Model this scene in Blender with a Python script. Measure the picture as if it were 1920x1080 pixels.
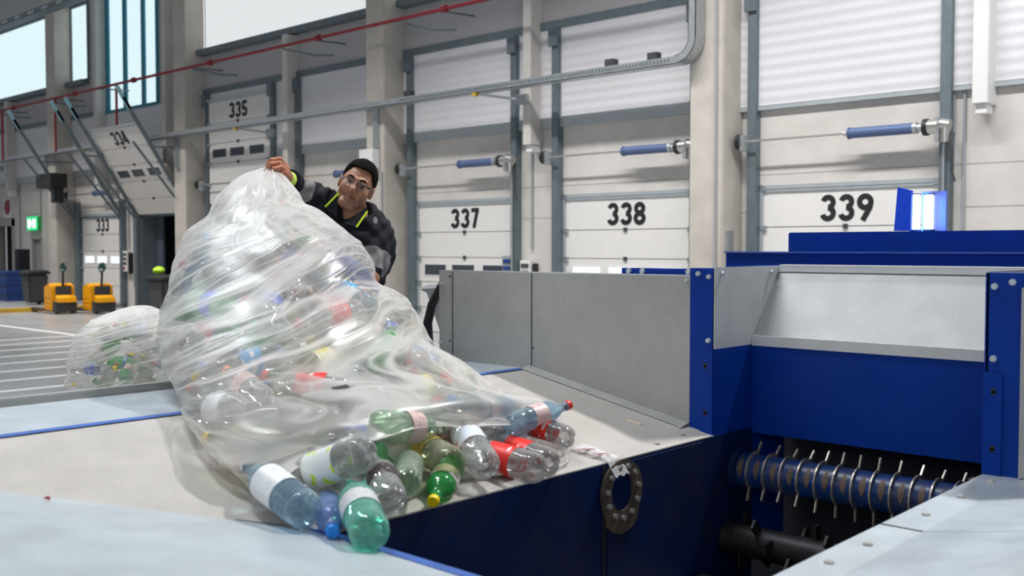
import bpy, bmesh, math, random
import numpy as np
from mathutils import Vector, Matrix
PI = math.pi
sc = bpy.context.scene
for _o in list(bpy.data.objects): bpy.data.objects.remove(_o)
# ---------------------------------------------------------------- camera, world, lights, exposure
CAMH = 1.72
cd = bpy.data.cameras.new('camera'); cam = bpy.data.objects.new('camera', cd)
sc.collection.objects.link(cam); sc.camera = cam
cd.sensor_width = 36; cd.lens = 36 * 1911 / 1920; cd.clip_start = .05; cd.clip_end = 200
cam.location = (0, 0, CAMH)
cam.rotation_euler = (PI/2 - math.atan(74/1911), 0, math.radians(42.5))
cd.dof.use_dof = True; cd.dof.focus_distance = 4.6; cd.dof.aperture_fstop = 3.8
w = bpy.data.worlds.new('hall_light'); sc.world = w; w.use_nodes = True
w.node_tree.nodes['Background'].inputs[0].default_value = (.86, .93, 1, 1)
w.node_tree.nodes['Background'].inputs[1].default_value = .25
sc.view_settings.view_transform = 'Standard'; sc.view_settings.look = 'None'
sc.view_settings.exposure = .12; sc.view_settings.gamma = 1; sc.view_settings.use_curve_mapping = False
sc.cycles.transparent_max_bounces = 40
def area(name, loc, size, power, col, rot=(0, 0, 0), spread=180):
    l = bpy.data.lights.new(name, 'AREA'); l.shape = 'RECTANGLE'; l.size, l.size_y = size
    l.energy = power; l.color = col; l.spread = math.radians(spread)
    o = bpy.data.objects.new(name, l); o.location = loc; o.rotation_euler = rot; sc.collection.objects.link(o)
    o['kind'] = 'structure'; return o
area('ceiling_lamp', (-25, 10.2, 8.3), (18, .3), 640, (1, .96, .92), (math.radians(4), 0, 0), 96)
area('ceiling_lamp', (-11, 9.9, 8.9), (9, .3), 330, (1, .975, .95), (math.radians(10), 0, 0), 100)
area('ceiling_lamp', (-.5, 9.8, 9.3), (14, .3), 640, (1, .975, .955), (math.radians(24), 0, 0), 130)
area('ceiling_lamp', (-1.1, 7.3, 8.8), (1.2, .4), 300, (1, .985, .96), (math.radians(-28), 0, 0), 120)
area('frontal_fill', (3, -9.5, 6), (16, 3.5), 330, (.96, .98, 1), (math.radians(62), 0, math.radians(14)))  # unseen fill light, added to brighten the faces turned to the camera
area('ceiling_lamp', (-9, 1.5, 8.6), (12, .6), 430, (.93, .97, 1), (0, 0, 0), 110)
# ---------------------------------------------------------------- helpers
def mat(name, col, rough=.6, metal=0, var=0, scale=6, bump=0, bscale=40, spec=.5, stretch=(1, 1, 1), dirt=None, dirtamt=0, dscale=3, coat=0):
    m = bpy.data.materials.new(name); m.use_nodes = True; nt = m.node_tree; N, L = nt.nodes, nt.links
    b = N['Principled BSDF']; b.inputs['Base Color'].default_value = (*col, 1)
    b.inputs['Roughness'].default_value = rough; b.inputs['Metallic'].default_value = metal
    b.inputs['Specular IOR Level'].default_value = spec; b.inputs['Coat Weight'].default_value = coat
    tc = N.new('ShaderNodeTexCoord'); mp = N.new('ShaderNodeMapping'); mp.inputs['Scale'].default_value = stretch
    L.new(tc.outputs['Object'], mp.inputs[0])
    last = None
    if var:
        n = N.new('ShaderNodeTexNoise'); n.inputs['Scale'].default_value = scale; n.inputs['Detail'].default_value = 6
        L.new(mp.outputs[0], n.inputs['Vector'])
        r = N.new('ShaderNodeMapRange'); r.inputs[1].default_value = .3; r.inputs[2].default_value = .7
        r.inputs[3].default_value = 1 - var; r.inputs[4].default_value = 1 + var; L.new(n.outputs[0], r.inputs[0])
        mx = N.new('ShaderNodeVectorMath'); mx.operation = 'SCALE'; mx.inputs[0].default_value = col
        L.new(r.outputs[0], mx.inputs['Scale']); last = mx.outputs[0]
        rr = N.new('ShaderNodeMapRange'); rr.inputs[3].default_value = max(.02, rough - .08); rr.inputs[4].default_value = min(1, rough + .1)
        L.new(n.outputs[0], rr.inputs[0]); L.new(rr.outputs[0], b.inputs['Roughness'])
    if dirt:
        n2 = N.new('ShaderNodeTexNoise'); n2.inputs['Scale'].default_value = dscale; n2.inputs['Detail'].default_value = 9; n2.inputs['Roughness'].default_value = .7
        L.new(mp.outputs[0], n2.inputs['Vector'])
        r2 = N.new('ShaderNodeMapRange'); r2.inputs[1].default_value = .45; r2.inputs[2].default_value = .75; r2.inputs[4].default_value = dirtamt
        L.new(n2.outputs[0], r2.inputs[0])
        mm = N.new('ShaderNodeMix'); mm.data_type = 'RGBA'; L.new(r2.outputs[0], mm.inputs[0])
        mm.inputs[6].default_value = (*col, 1); mm.inputs[7].default_value = (*dirt, 1)
        if last: L.new(last, mm.inputs[6])
        last = mm.outputs[2]
    if last: L.new(last, b.inputs['Base Color'])
    if bump:
        n3 = N.new('ShaderNodeTexNoise'); n3.inputs['Scale'].default_value = bscale; n3.inputs['Detail'].default_value = 4
        L.new(mp.outputs[0], n3.inputs['Vector'])
        bp = N.new('ShaderNodeBump'); bp.inputs['Strength'].default_value = bump; bp.inputs['Distance'].default_value = .01
        L.new(n3.outputs[0], bp.inputs['Height']); L.new(bp.outputs[0], b.inputs['Normal'])
    return m
def emit(name, col, s):
    m = bpy.data.materials.new(name); m.use_nodes = True; nt = m.node_tree; nt.nodes.clear()
    e = nt.nodes.new('ShaderNodeEmission'); e.inputs[0].default_value = (*col, 1); e.inputs[1].default_value = s
    o = nt.nodes.new('ShaderNodeOutputMaterial'); nt.links.new(e.outputs[0], o.inputs[0]); return m
class MB:
    """collects shapes in world coordinates"""
    def __init__(s): s.v = []; s.f = []
    def add(s, vs, fs):
        n = len(s.v); s.v += [tuple(map(float, v)) for v in vs]; s.f += [tuple(i + n for i in f) for f in fs]; return s
    def box(s, a, b):
        x0, y0, z0 = (min(a[i], b[i]) for i in range(3)); x1, y1, z1 = (max(a[i], b[i]) for i in range(3))
        return s.add([(x0,y0,z0),(x1,y0,z0),(x1,y1,z0),(x0,y1,z0),(x0,y0,z1),(x1,y0,z1),(x1,y1,z1),(x0,y1,z1)],
              [(0,3,2,1),(4,5,6,7),(0,1,5,4),(1,2,6,5),(2,3,7,6),(3,0,4,7)])
    def cbox(s, c, d): return s.box([c[i]-d[i]/2 for i in range(3)], [c[i]+d[i]/2 for i in range(3)])
    def slab(s, pts, t):
        """polygon thickened by vector t"""
        n = len(pts); t = Vector(t); P = [Vector(p) for p in pts]; Q = [p + t for p in P]
        nrm = sum(((P[i]-P[0]).cross(P[i+1]-P[0]) for i in range(1, n-1)), Vector())
        if nrm.dot(t) > 0: P, Q = Q, P
        return s.add(P + Q, [tuple(range(n)), tuple(range(2*n-1, n-1, -1))] + [(i, i+n, (i+1) % n + n, (i+1) % n) for i in range(n)])
    def cyl(s, p, q, r, r2=None, n=16, cap=True):
        return s.tube([p, q], [r, r if r2 is None else r2], n, cap)
    def tube(s, pts, r, n=8, cap=True):
        P = [Vector(p) for p in pts]; m = len(P)
        R = r if isinstance(r, (list, tuple)) else [r]*m
        base = len(s.v); ref = None
        for i in range(m):
            d = (P[min(i+1, m-1)] - P[max(i-1, 0)]).normalized()
            if ref is None:
                ref = d.orthogonal().normalized()
            ref = (ref - d*ref.dot(d)).normalized(); u = d.cross(ref)
            for k in range(n):
                a = 2*PI*k/n; s.v.append(tuple(P[i] + (ref*math.cos(a) + u*math.sin(a))*R[i]))
        for i in range(m-1):
            for k in range(n):
                a, b = base+i*n+k, base+i*n+(k+1) % n
                s.f.append((a, b, b+n, a+n))
        if cap:
            s.f.append(tuple(base+k for k in range(n-1, -1, -1))); s.f.append(tuple(base+(m-1)*n+k for k in range(n)))
        return s
    def beam(s, p, q, w, h, up=(0, 0, 1)):
        P, Q = Vector(p), Vector(q); d = (Q-P).normalized(); U = Vector(up); sd = d.cross(U).normalized(); U = sd.cross(d)
        c = [sd*w/2+U*h/2, -sd*w/2+U*h/2, -sd*w/2-U*h/2, sd*w/2-U*h/2]
        return s.add([P+k for k in c]+[Q+k for k in c], [(3,2,1,0),(4,5,6,7)]+[(i,(i+1) % 4,(i+1) % 4+4,i+4) for i in range(4)])
    def sphere(s, c, r, n=12, m=8, sq=(1, 1, 1)):
        b = len(s.v); s.v.append((c[0], c[1], c[2]+r*sq[2]))
        for j in range(1, m):
            for k in range(n):
                a, t = 2*PI*k/n, PI*j/m
                s.v.append((c[0]+r*sq[0]*math.sin(t)*math.cos(a), c[1]+r*sq[1]*math.sin(t)*math.sin(a), c[2]+r*sq[2]*math.cos(t)))
        s.v.append((c[0], c[1], c[2]-r*sq[2])); e = len(s.v)-1
        for k in range(n):
            s.f.append((b, b+1+k, b+1+(k+1) % n)); s.f.append((e, e-n+(k+1) % n, e-n+k))
        for j in range(m-2):
            for k in range(n):
                p, q = b+1+j*n+k, b+1+j*n+(k+1) % n
                s.f.append((p, p+n, q+n, q))
        return s
    def lathe(s, prof, n=24, fn=None):
        """profile (r, z) around z; fn(r, z, a) -> r"""
        b = len(s.v); m = len(prof)
        for r, z in prof:
            for k in range(n):
                a = 2*PI*k/n; rr = fn(r, z, a) if fn else r
                s.v.append((rr*math.cos(a), rr*math.sin(a), z))
        for i in range(m-1):
            for k in range(n):
                p, q = b+i*n+k, b+i*n+(k+1) % n
                s.f.append((p, q, q+n, p+n))
        return s
def wpos(o):
    p = Vector((0, 0, 0))
    while o: p = p + o.location; o = o.parent
    return p
def islands(mb):
    par = list(range(len(mb.v)))
    def fd(a):
        while par[a] != a: par[a] = par[par[a]]; a = par[a]
        return a
    for f in mb.f:
        for i in f[1:]: par[fd(i)] = fd(f[0])
    out = {}
    for f in mb.f: out.setdefault(fd(f[0]), []).append(f)
    res = []
    for fs in out.values():
        ix = sorted({i for f in fs for i in f}); mp = {a: k for k, a in enumerate(ix)}
        m2 = MB(); m2.v = [mb.v[i] for i in ix]; m2.f = [tuple(mp[i] for i in f) for f in fs]; res.append(m2)
    return res
def objs(name, mb, m, parent=None, bevel=0, flat=False, local=False):
    '''one object for each separate piece'''
    return [obj(name, x, m, parent, bevel, flat, local) for x in islands(mb)]
def obj(name, mb, m, parent=None, bevel=0, flat=False, local=False):
    off = Vector((0, 0, 0)) if (parent is None or local) else wpos(parent)
    me = bpy.data.meshes.new(name); me.from_pydata([(v[0]-off.x, v[1]-off.y, v[2]-off.z) for v in mb.v], [], mb.f)
    bm = bmesh.new(); bm.from_mesh(me)
    if bevel:
        bmesh.ops.bevel(bm, geom=[e for e in bm.edges if len(e.link_faces) == 2 and e.calc_face_angle(0) > .6], offset=bevel, segments=2, affect='EDGES', clamp_overlap=True)
    bmesh.ops.recalc_face_normals(bm, faces=bm.faces); bm.to_mesh(me); bm.free()
    if not flat:
        me.polygons.foreach_set('use_smooth', [True]*len(me.polygons)); me.set_sharp_from_angle(angle=math.radians(35))
    for x in (m if isinstance(m, (list, tuple)) else [m]): me.materials.append(x)
    o = bpy.data.objects.new(name, me); sc.collection.objects.link(o)
    if parent: o.parent = parent
    return o
def tag(o, label=None, cat=None, group=None, kind=None):
    if label: o['label'] = label
    if cat: o['category'] = cat
    if group: o['group'] = group
    if kind: o['kind'] = kind
    return o
def thing(name, label, cat, loc=(0, 0, 0), group=None, kind=None):
    o = bpy.data.objects.new(name, None); sc.collection.objects.link(o); o.location = loc; o.empty_display_size = .1
    return tag(o, label, cat, group, kind)
def struct(name, mb, m, label=None, bevel=0):
    return tag(obj(name, mb, m, None, bevel), label, None, None, 'structure')
def copy_tree(o, parent=None):
    c = o.copy(); sc.collection.objects.link(c); c.parent = parent
    for ch in list(o.children): copy_tree(ch, c)
    return c
# pixel rays of the photograph, used only to read places off it while laying out world geometry
_A, _P, _F = math.radians(42.5), math.atan(74/1911), 1911.
FW = Vector((-math.sin(_A)*math.cos(_P), math.cos(_A)*math.cos(_P), -math.sin(_P)))
RT = Vector((math.cos(_A), math.sin(_A), 0)); UP = RT.cross(FW); CP = Vector((0, 0, CAMH))
def ray(x, y): return FW + RT*((x-960)/_F) + UP*((540-y)/_F)
def at(x, y, d): return CP + ray(x, y)*d
def on(x, y, ax, v):
    r = ray(x, y); return CP + r*((v-CP[ax])/r[ax])
# ---------------------------------------------------------------- materials
M = dict(
 concrete=mat('precast_concrete', (.60, .575, .545), .85, var=.06, scale=2.2, bump=.12, bscale=30, dirt=(.47, .44, .40), dirtamt=.4, dscale=1.3),
 column=mat('column_concrete', (.52, .485, .44), .85, var=.08, scale=3, bump=.15, bscale=25, dirt=(.38, .35, .31), dirtamt=.5, dscale=1.7),
 plinth=mat('grey_band', (.40, .38, .36), .8, var=.05),
 flashing=mat('galvanised_flashing', (.46, .50, .52), .45, .4, var=.05),
 panel=mat('white_door_panel', (.74, .725, .705), .5, var=.02),
 rail=mat('blue_grey_rail', (.17, .21, .235), .5, .5, var=.1),
 galv=mat('galvanised_steel', (.50, .53, .55), .42, .8, var=.1, scale=14, bump=.03, bscale=60),
 digit=mat('black_numeral', (.012, .014, .015), .5),
 black=mat('black_plastic', (.015, .016, .018), .45),
 darkgrey=mat('dark_grey_plastic', (.05, .052, .056), .5),
 red=mat('red_paint', (.26, .02, .03), .5),
 spring=mat('blue_spring', (.10, .15, .29), .5, .3, var=.1, stretch=(60, 1, 1), scale=2),
 steel=mat('bright_steel', (.62, .6, .57), .3, .9),
 floor=mat('hall_floor', (.32, .325, .335), .28, var=.08, scale=.8, dirt=(.22, .21, .2), dirtamt=.5, dscale=.6, spec=.6),
 stripe=mat('white_line_paint', (.74, .76, .78), .4),
 yellow=mat('yellow_kerb_paint', (.62, .38, .03), .5, var=.15, scale=4, dirt=(.2, .16, .09), dirtamt=.8, dscale=2),
 orange=mat('yellow_plastic', (.86, .38, .005), .4),
 white=mat('white_paint', (.75, .75, .74), .5),
 grey=mat('grey_plastic', (.32, .34, .36), .5),
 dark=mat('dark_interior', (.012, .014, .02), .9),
 blueplastic=mat('blue_crate_plastic', (.01, .05, .22), .4),
 green=mat('green_plastic', (.05, .5, .1), .4),
 lime=mat('lime_fabric', (.5, .85, .02), .6),
)
def corrug():
    m = mat('white_corrugated_panel', (.66, .655, .68), .45, var=.02, scale=1)
    nt = m.node_tree; N, L = nt.nodes, nt.links; tc = N.new('ShaderNodeTexCoord'); wv = N.new('ShaderNodeTexWave')
    wv.bands_direction = 'Z'; wv.inputs['Scale'].default_value = 1.9; L.new(tc.outputs['Object'], wv.inputs['Vector'])
    bp = N.new('ShaderNodeBump'); bp.inputs['Strength'].default_value = .35; bp.inputs['Distance'].default_value = .02
    L.new(wv.outputs[1], bp.inputs['Height']); L.new(bp.outputs[0], N['Principled BSDF'].inputs['Normal']); return m
M['corr'] = corrug()
M['upper'] = mat('smooth_wall_panel', (.42, .41, .42), .5, var=.02, scale=1)
M['window'] = emit('bright_daylight_glazing', (.70, .73, .74), 1.0); M['window2'] = emit('bluish_daylight_glazing', (.66, .82, .86), 1.05)
M['doorlight'] = emit('daylight_through_pane', (.87, .92, 1), 1.1)
M['teal'] = mat('teal_window_frame', (.02, .22, .33), .5)
M['railsheen'] = mat('window_sheen_rail', (.22, .42, .5), .4)  # pale teal colour stands for window light reflected on the rail ends
M['pane'] = mat('dark_pane', (.05, .06, .075), .15)
# ---------------------------------------------------------------- hall
YW = 14.4
def WX(px): return on(px, 100, 1, YW).x
struct('floor', MB().box((-48, -6, -.2), (10, 16, 0)), M['floor'], 'polished grey industrial hall floor')
struct('floor_dock', MB().box((-48, -6, 0), (-28.6, YW, .1)), M['floor'], 'slightly raised floor strip in front of the far dock doors')
tag(obj('kerb_edge', MB().box((-28.6, -6, 0), (-28.35, 13.9, .11)), M['yellow']), 'worn yellow painted kerb along the far left floor edge', None, None, 'structure')
for i in range(13):
    x = -19.9 + i*1.02
    tag(obj('floor_marking', MB().box((x-.06, -3, 0), (x+.06, 9.0, .004)), M['stripe']), None, None, None, 'structure')
tag(obj('floor_marking', MB().box((-27.5, 8.95, 0), (-5.5, 9.1, .005)), M['stripe']), None, None, None, 'structure')
doors = [(-6.54, 339), (-10.53, 338), (-14.49, 337), (-18.4, 336), (-22.35, 335), (-26.2, 334), (-30.03, 333)]
openings = [(x-1.39, x+1.39, 2.7) for x, n in doors]
# concrete lower wall, cut round the doors
mb = MB(); edges = sorted(openings + [(-38.35, -36.55, 2.65), (-35.1, -34.3, 2.1)]); x = -48
for a, b, h in edges:
    mb.box((x, YW, 0), (a, YW+.4, 3.93)); mb.box((a, YW, h), (b, YW+.4, 3.93)); x = b
mb.box((x, YW, 0), (10, YW+.4, 3.93))
struct('wall_back', mb, M['concrete'], 'pale concrete lower hall wall with dock doors')
mj = MB()
for i in range(12):      # panel joints above the doors
    mj.box((-48, YW-.003, 2.86), (10, YW, 2.875))
    break
mj.box((-4.9, YW-.003, 2.28), (10, YW, 2.295)); mj.box((-9.0, YW-.003, 2.28), (-7.97, YW, 2.295)); mj.box((-13.1, YW-.003, 2.28), (-11.97, YW, 2.295))
obj('panel_joint', mj, M['plinth'], bpy.data.objects['wall_back'])
struct('wall_flashing', MB().box((-48, YW-.09, 3.93), (-8.8, YW, 4.12)).box((-8.8, YW-.09, 3.86), (10, YW, 3.92)), M['flashing'])
struct('wall_corrugated', MB().box((-48, YW-.07, 4.12), (-8.8, YW+.4, 5.72)).box((-8.8, YW-.07, 3.93), (10, YW+.4, 9.2)), M['corr'], 'white corrugated wall cladding above the concrete')
struct('wall_upper', MB().box((-48, YW-.05, 5.86), (WX(170), YW+.4, 6.75)).box((-24.3, YW-.05, 5.86), (-8.8, YW+.4, 6.75)), M['upper'])
struct('trim_1', MB().box((-48, YW-.1, 5.72), (WX(188), YW+.05, 5.86)).box((-24.6, YW-.1, 5.72), (-8.8, YW+.05, 5.86)), M['rail'])
mj = MB()
for z in (4.75, ): mj.box((-8.8, YW-.075, 6.35), (10, YW-.07, 6.37))
struct('trim_2', mj, M['plinth'])
struct('trim_3', MB().box((-48, YW-.28, 6.72), (WX(169), YW, 6.86)).box((-24.3, YW-.28, 6.72), (-8.8, YW, 6.86)), M['rail'])
struct('wall_top', MB().box((-48, YW, 9.25), (10, YW+.4, 12)), M['upper'])
wi = 1
for x0, x1, z0, z1 in ((-48, WX(91), 6.86, 9.25), (WX(137), WX(169), 6.86, 9.25), (WX(190), WX(298), 5.75, 9.25), (WX(316), WX(334), 6.86, 9.25), (-24.3, -16.8, 6.86, 9.25), (-16.3, -8.8, 6.86, 9.25)):
    o = struct('window_%d' % wi, MB().box((x0, YW-.04, z0), (x1, YW-.02, z1)), M['window' if x0 > -25 else 'window2'], 'bright high window strip'); wi += 1
    fr = MB()
    for xx in (x0, x1): fr.box((xx-.05, YW-.08, z0), (xx+.05, YW-.04, z1))
    fr.box((x0, YW-.09, z0-.04), (x1, YW-.04, z0+.05)); fr.box((x0, YW-.09, z1-.1), (x1, YW-.04, z1))
    if wi == 4:
        for px in (205.5, 238.5, 273): fr.box((WX(px-3.3), YW-.085, z0), (WX(px+3.3), YW-.04, z1))
    obj('window_frame', fr, M['teal'] if wi == 4 else M['rail'], o)
struct('wall_infill', MB().box((WX(169), YW-.03, 5.6), (WX(190), YW+.3, 9.3)).box((WX(298), YW-.03, 5.7), (WX(316), YW+.3, 9.3)).box((WX(190), YW-.03, 5.66), (WX(298), YW+.3, 5.75)).box((WX(316), YW-.03, 5.75), (-24.1, YW+.3, 6.86)), M['upper'])
# structural columns every 8 m and hung secondary posts between the doors
k = 1
for xc in (-40.0, -32.1, -24.38, -16.51, -8.55, -.56):
    struct('trim_%d' % (k+3), MB().box((xc-.3, 13.8, .0 if xc > -28 else .1), (xc+.3, YW, 12)), M['column'], 'square concrete column', bevel=.02); k += 1
for i, xc in enumerate((-36.2, on(178, 200, 1, 14.04).x, on(307, 200, 1, 14.04).x, -20.05, -12.5, -4.56)):
    p = struct('hung_post_%d' % (i+1), MB().box((xc-.1, YW-.36, 3.62 if i else 3.7), (xc+.1, YW, 9.3 if -35 < xc < -24.5 or xc > -8 else 6.7)), M['white'] if xc > -8 else M['concrete'], bevel=.01)
    obj('end_cap', MB().box((xc-.07, YW-.3, 3.5), (xc+.07, YW-.06, 3.62 if i else 3.7)), M['white'], p)
# steel guards on the column faces
for i, xc in enumerate((-8.25, -16.25)):
    g = obj('corner_guard', MB().box((xc-.005, 13.9, 0), (xc+.035, 14.08, 2.0)), M['galv'])
    tag(g, ['galvanised guard strip on the concrete column right of door 338', 'galvanised guard strip on the concrete column beside the worker'][i], 'guard')
# numerals ---------------------------------------------------------
def stroke(pts, w, closed=False):
    n = len(pts); L_, R_ = [], []
    for i in range(n):
        a = Vector(pts[(i-1) % n] if closed else pts[max(i-1, 0)]); b = Vector(pts[(i+1) % n] if closed else pts[min(i+1, n-1)])
        d = (b-a).normalized(); nn = Vector((-d.y, d.x)); p = Vector(pts[i]); L_.append(p+nn*w/2); R_.append(p-nn*w/2)
    q = [(i, (i+1) % n) for i in range(n if closed else n-1)]
    return [(L_[a], L_[b], R_[b], R_[a]) for a, b in q]
def arc(cx, cy, rx, ry, a0, a1, n=22):
    return [(cx+rx*math.cos(math.radians(a0+(a1-a0)*i/n)), cy+ry*math.sin(math.radians(a0+(a1-a0)*i/n))) for i in range(n+1)]
SW = .205
GL = {'3': [(arc(.31, .715, .2, .19, 165, -90), 0), (arc(.3, .30, .22, .205, 90, -165), 0)],
      '7': [([(.03, .907), (.56, .907)], 0), ([(.47, .95), (.21, 0)], 0)],
      '8': [(arc(.31, .72, .195, .185, 0, 360), 1), (arc(.31, .29, .22, .2, 0, 360), 1)],
      '9': [(arc(.31, .69, .22, .215, 0, 360), 1), ([(.51, .60), (.50, .5), (.22, 0)], 0)],
      '4': [([(.42, 0), (.42, 1)], 0), ([(.36, .97), (.06, .26)], 0), ([(.03, .27), (.6, .27)], 0)],
      '5': [([(.57, .907), (.1, .907)], 0), ([(.14, .98), (.115, .46)], 0), (arc(.30, .31, .225, .215, 140, -160), 0)],
      '6': [(arc(.31, .31, .22, .215, 0, 360), 1), ([(.11, .4), (.4, 1)], 0)]}
def numerals(txt, h, tf, wd=1.0):
    """tf maps (u, v, w) in the plane of the sign to the world; w is the thickness direction"""
    mb = MB(); x = 0; adv = .73*h*wd; tot = adv*len(txt)
    for ci, ch in enumerate(txt):
        for si, (pts, cl) in enumerate(GL[ch]):
            for q in stroke(pts, SW, cl):
                P = [(ci*adv - tot/2 + p.x*h*wd + .03, (p.y-.5)*h) for p in q]; e = .001*(si+1)
                mb.add([tf(u, v, 0) for u, v in P]+[tf(u, v, .004+e) for u, v in P], [(0,1,2,3),(7,6,5,4),(0,4,5,1),(1,5,6,2),(2,6,7,3),(3,7,4,0)])
    return mb
def door(i, xc, num, lift=0, tilt=False):
    name = 'door_%d' % i; y0 = YW + .02
    d = thing(name, 'white sectional dock door numbered %d' % num, None, (xc, YW, 0), None, 'structure')
    # frame and rails
    rl = MB()
    top = 5.7 if not tilt else 3.15
    for s in (-1, 1):
        X = xc+s*1.47
        rl.box((X-.075, YW-.16, .0 if xc > -28 else .1), (X+.075, YW-.0, top))
        pass
    objs('guide_rail', rl, M['rail'], d, .006)
    if not tilt:
        hd = MB()
        for s in (-1, 1): hd.box((xc+s*1.47-.11, YW-.22, top-.32), (xc+s*1.47+.09, YW-.16, top-.02))
        objs('rail_head', hd, M['galv'] if 0 else M['rail'], d)
    if tilt:
        a, b = Vector((0, YW-.08, 2.62)), Vector((0, 12.45, 5.55))
        tr = MB()
        for s in (-1, 1):
            tr.beam((xc+s*1.47, a.y, a.z), (xc+s*1.47, b.y, b.z), .07, .08)
            tr.beam((xc+s*1.47, a.y, 2.5), (xc+s*1.47, b.y+.25, b.z-1.1), .05, .05)
            tr.beam((xc+s*1.47, 13.15, 4.35), (xc+s*1.47, YW, 4.4), .04, .04)
        objs('sloping_rail', tr, M['rail'], d)
        ends = MB()
        for s in (-1, 1): ends.beam((xc+s*1.47, 12.62, 5.26), (xc+s*1.47, 12.3, 5.8), .07, .08)
        objs('rail_end', ends, M['railsheen'], d)
    # jamb reveal
    jb = MB()
    for s in (-1, 1): jb.box((xc+s*1.39, YW-.02, 0 if xc > -28 else .1), (xc+s*1.34, YW+.42, 2.7))
    jb.box((xc-1.39, YW-.02, 2.64), (xc+1.39, YW+.42, 2.7)); obj('door_frame', jb, M['flashing'] if not tilt else M['rail'], d)
    # leaf, in leaf coordinates (u, v up, w out to the hall)
    if num == 334:
        A = Vector((xc, YW-.1, 2.68)); B = Vector((xc, 12.93, 4.92)); vd = (B-A).normalized(); wd = Vector((0, -vd.z, vd.y))
        wd = Vector((0, -1, 0)); wd = (wd - vd*wd.dot(vd)).normalized()
        def tf(u, v, w): return A + Vector((1, 0, 0))*u + vd*v + wd*w
    else:
        def tf(u, v, w): return Vector((xc+u, y0-w-(.16 if lift else 0), v+lift+(0 if xc > -28 else .1)))
    def lb(mb, u0, u1, v0, v1, w0, w1):
        P = [tf(u, v, w) for w in (w0, w1) for u, v in ((u0, v0), (u1, v0), (u1, v1), (u0, v1))]
        return mb.add(P, [(3,2,1,0),(4,5,6,7),(0,1,5,4),(1,2,6,5),(2,3,7,6),(3,0,4,7)])
    seams = [0, .5, 1.03, 1.54, 2.05, 2.66]
    for a_, b_ in zip(seams, seams[1:]):
        obj('door_section', lb(MB(), -1.36, 1.36, a_+.006, b_-.006, -.05, .0), M['panel'], d, .004)
    obj('door_seal', lb(MB(), -1.34, 1.34, 0, 2.64, -.06, -.045), M['flashing'] if 0 else M['plinth'], d)
    obj('top_bar', lb(MB(), -1.34, 1.34, 2.60, 2.68, .0, .03), M['flashing'], d)
    lit = num in (333, 338)
    for u in (-.86, -.05, .82):
        w_ = obj('window_frame', lb(MB(), u-.35, u+.35, 1.15, 1.42, 0, .008), M['panel'] if not lit else M['white'], d)
        obj('pane', lb(MB(), u-.31, u+.31, 1.18, 1.39, .008, .012), M['doorlight'] if lit else M['pane'], w_)
    hg = MB()
    for v in seams[1:-1]:
        lb(hg, -.032, .032, v-.035, v+.035, 0, .03)
    objs('hinge', hg, M['darkgrey'], d)
    for s in (-1, 1):
        hg = MB()
        for v in seams[1:]: lb(hg, s*1.33-.05, s*1.33+.05, v-.05, v+.03, 0, .05)
        objs('roller_bracket', hg, M['galv'], d)
    obj('number_sign', numerals(str(num), .39, lambda u, v, w: tf(u, v+2.325, w+.002), 1.0), M['digit'], d)
    return d
for i, (xc, num) in enumerate(doors):
    door(i+1, xc, num, lift={335: 2.87}.get(num, 0), tilt=num in (333, 334))
# torsion springs above the doors
def spring(xc, num, z=3.37):
    t = thing('torsion_spring', 'blue torsion spring and shaft mounted over dock door %d' % num, 'spring', (xc, YW-.45, z), 'torsion springs over the dock doors')
    Y = YW-.30
    obj('shaft', MB().cyl((xc-1.52, Y, z), (xc+1.5, Y, z), .018, n=10), M['steel'], t)
    mb = MB().cyl((xc+.2, Y, z), (xc+1.1, Y, z), .075, n=20); mb.cyl((xc+.17, Y, z), (xc+.2, Y, z), .085, n=20)
    obj('coil', mb, M['spring'], t)
    obj('coil_plug', MB().cyl((xc+1.1, Y, z), (xc+1.15, Y, z), .08, n=16).cyl((xc+1.14, Y, z), (xc+1.22, Y, z), .055, n=16), M['galv'], t)
    obj('coil_collar', MB().cyl((xc+.1, Y, z), (xc+.17, Y, z), .035, n=12), M['steel'], t)
    obj('cable_drum', MB().cyl((xc-1.62, Y, z), (xc-1.56, Y, z), .12, n=20), M['black'], t)
    obj('cable_drum', MB().cyl((xc+1.24, Y, z), (xc+1.3, Y, z), .115, n=20), M['black'], t)
    obj('motor', MB().cyl((xc+1.3, Y, z), (xc+1.44, Y, z), .1, n=16).cyl((xc+1.44, Y+.02, z+.03), (xc+1.58, Y+.02, z+.0), .085, n=12).cyl((xc+1.52, Y, z), (xc+1.52, Y, z-.22), .06, n=12), M['steel'], t, .004)
    objs('bracket', MB().box((xc-1.56, YW-.36, z-.14), (xc-1.5, YW-.16, z+.1)).box((xc+1.4, YW-.36, z-.2), (xc+1.46, YW-.16, z+.12)), M['galv'], t)
    if num > 336:
        obj('lift_chain', MB().tube([(xc+1.56, Y, z-.1), (xc+1.62, Y, z-.35), (xc+1.6, Y+.05, z-.6), (xc+1.64, Y+.05, z-.75)], .02, 8), M['darkgrey'], t)
        obj('push_tube', MB().cyl((xc+1.47, YW-.2, .9), (xc+1.47, YW-.2, z-.15), .02, n=10), M['galv'], t)
    return t
for xc, num in doors:
    if num not in (334,): spring(xc, num, 3.37)
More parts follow.
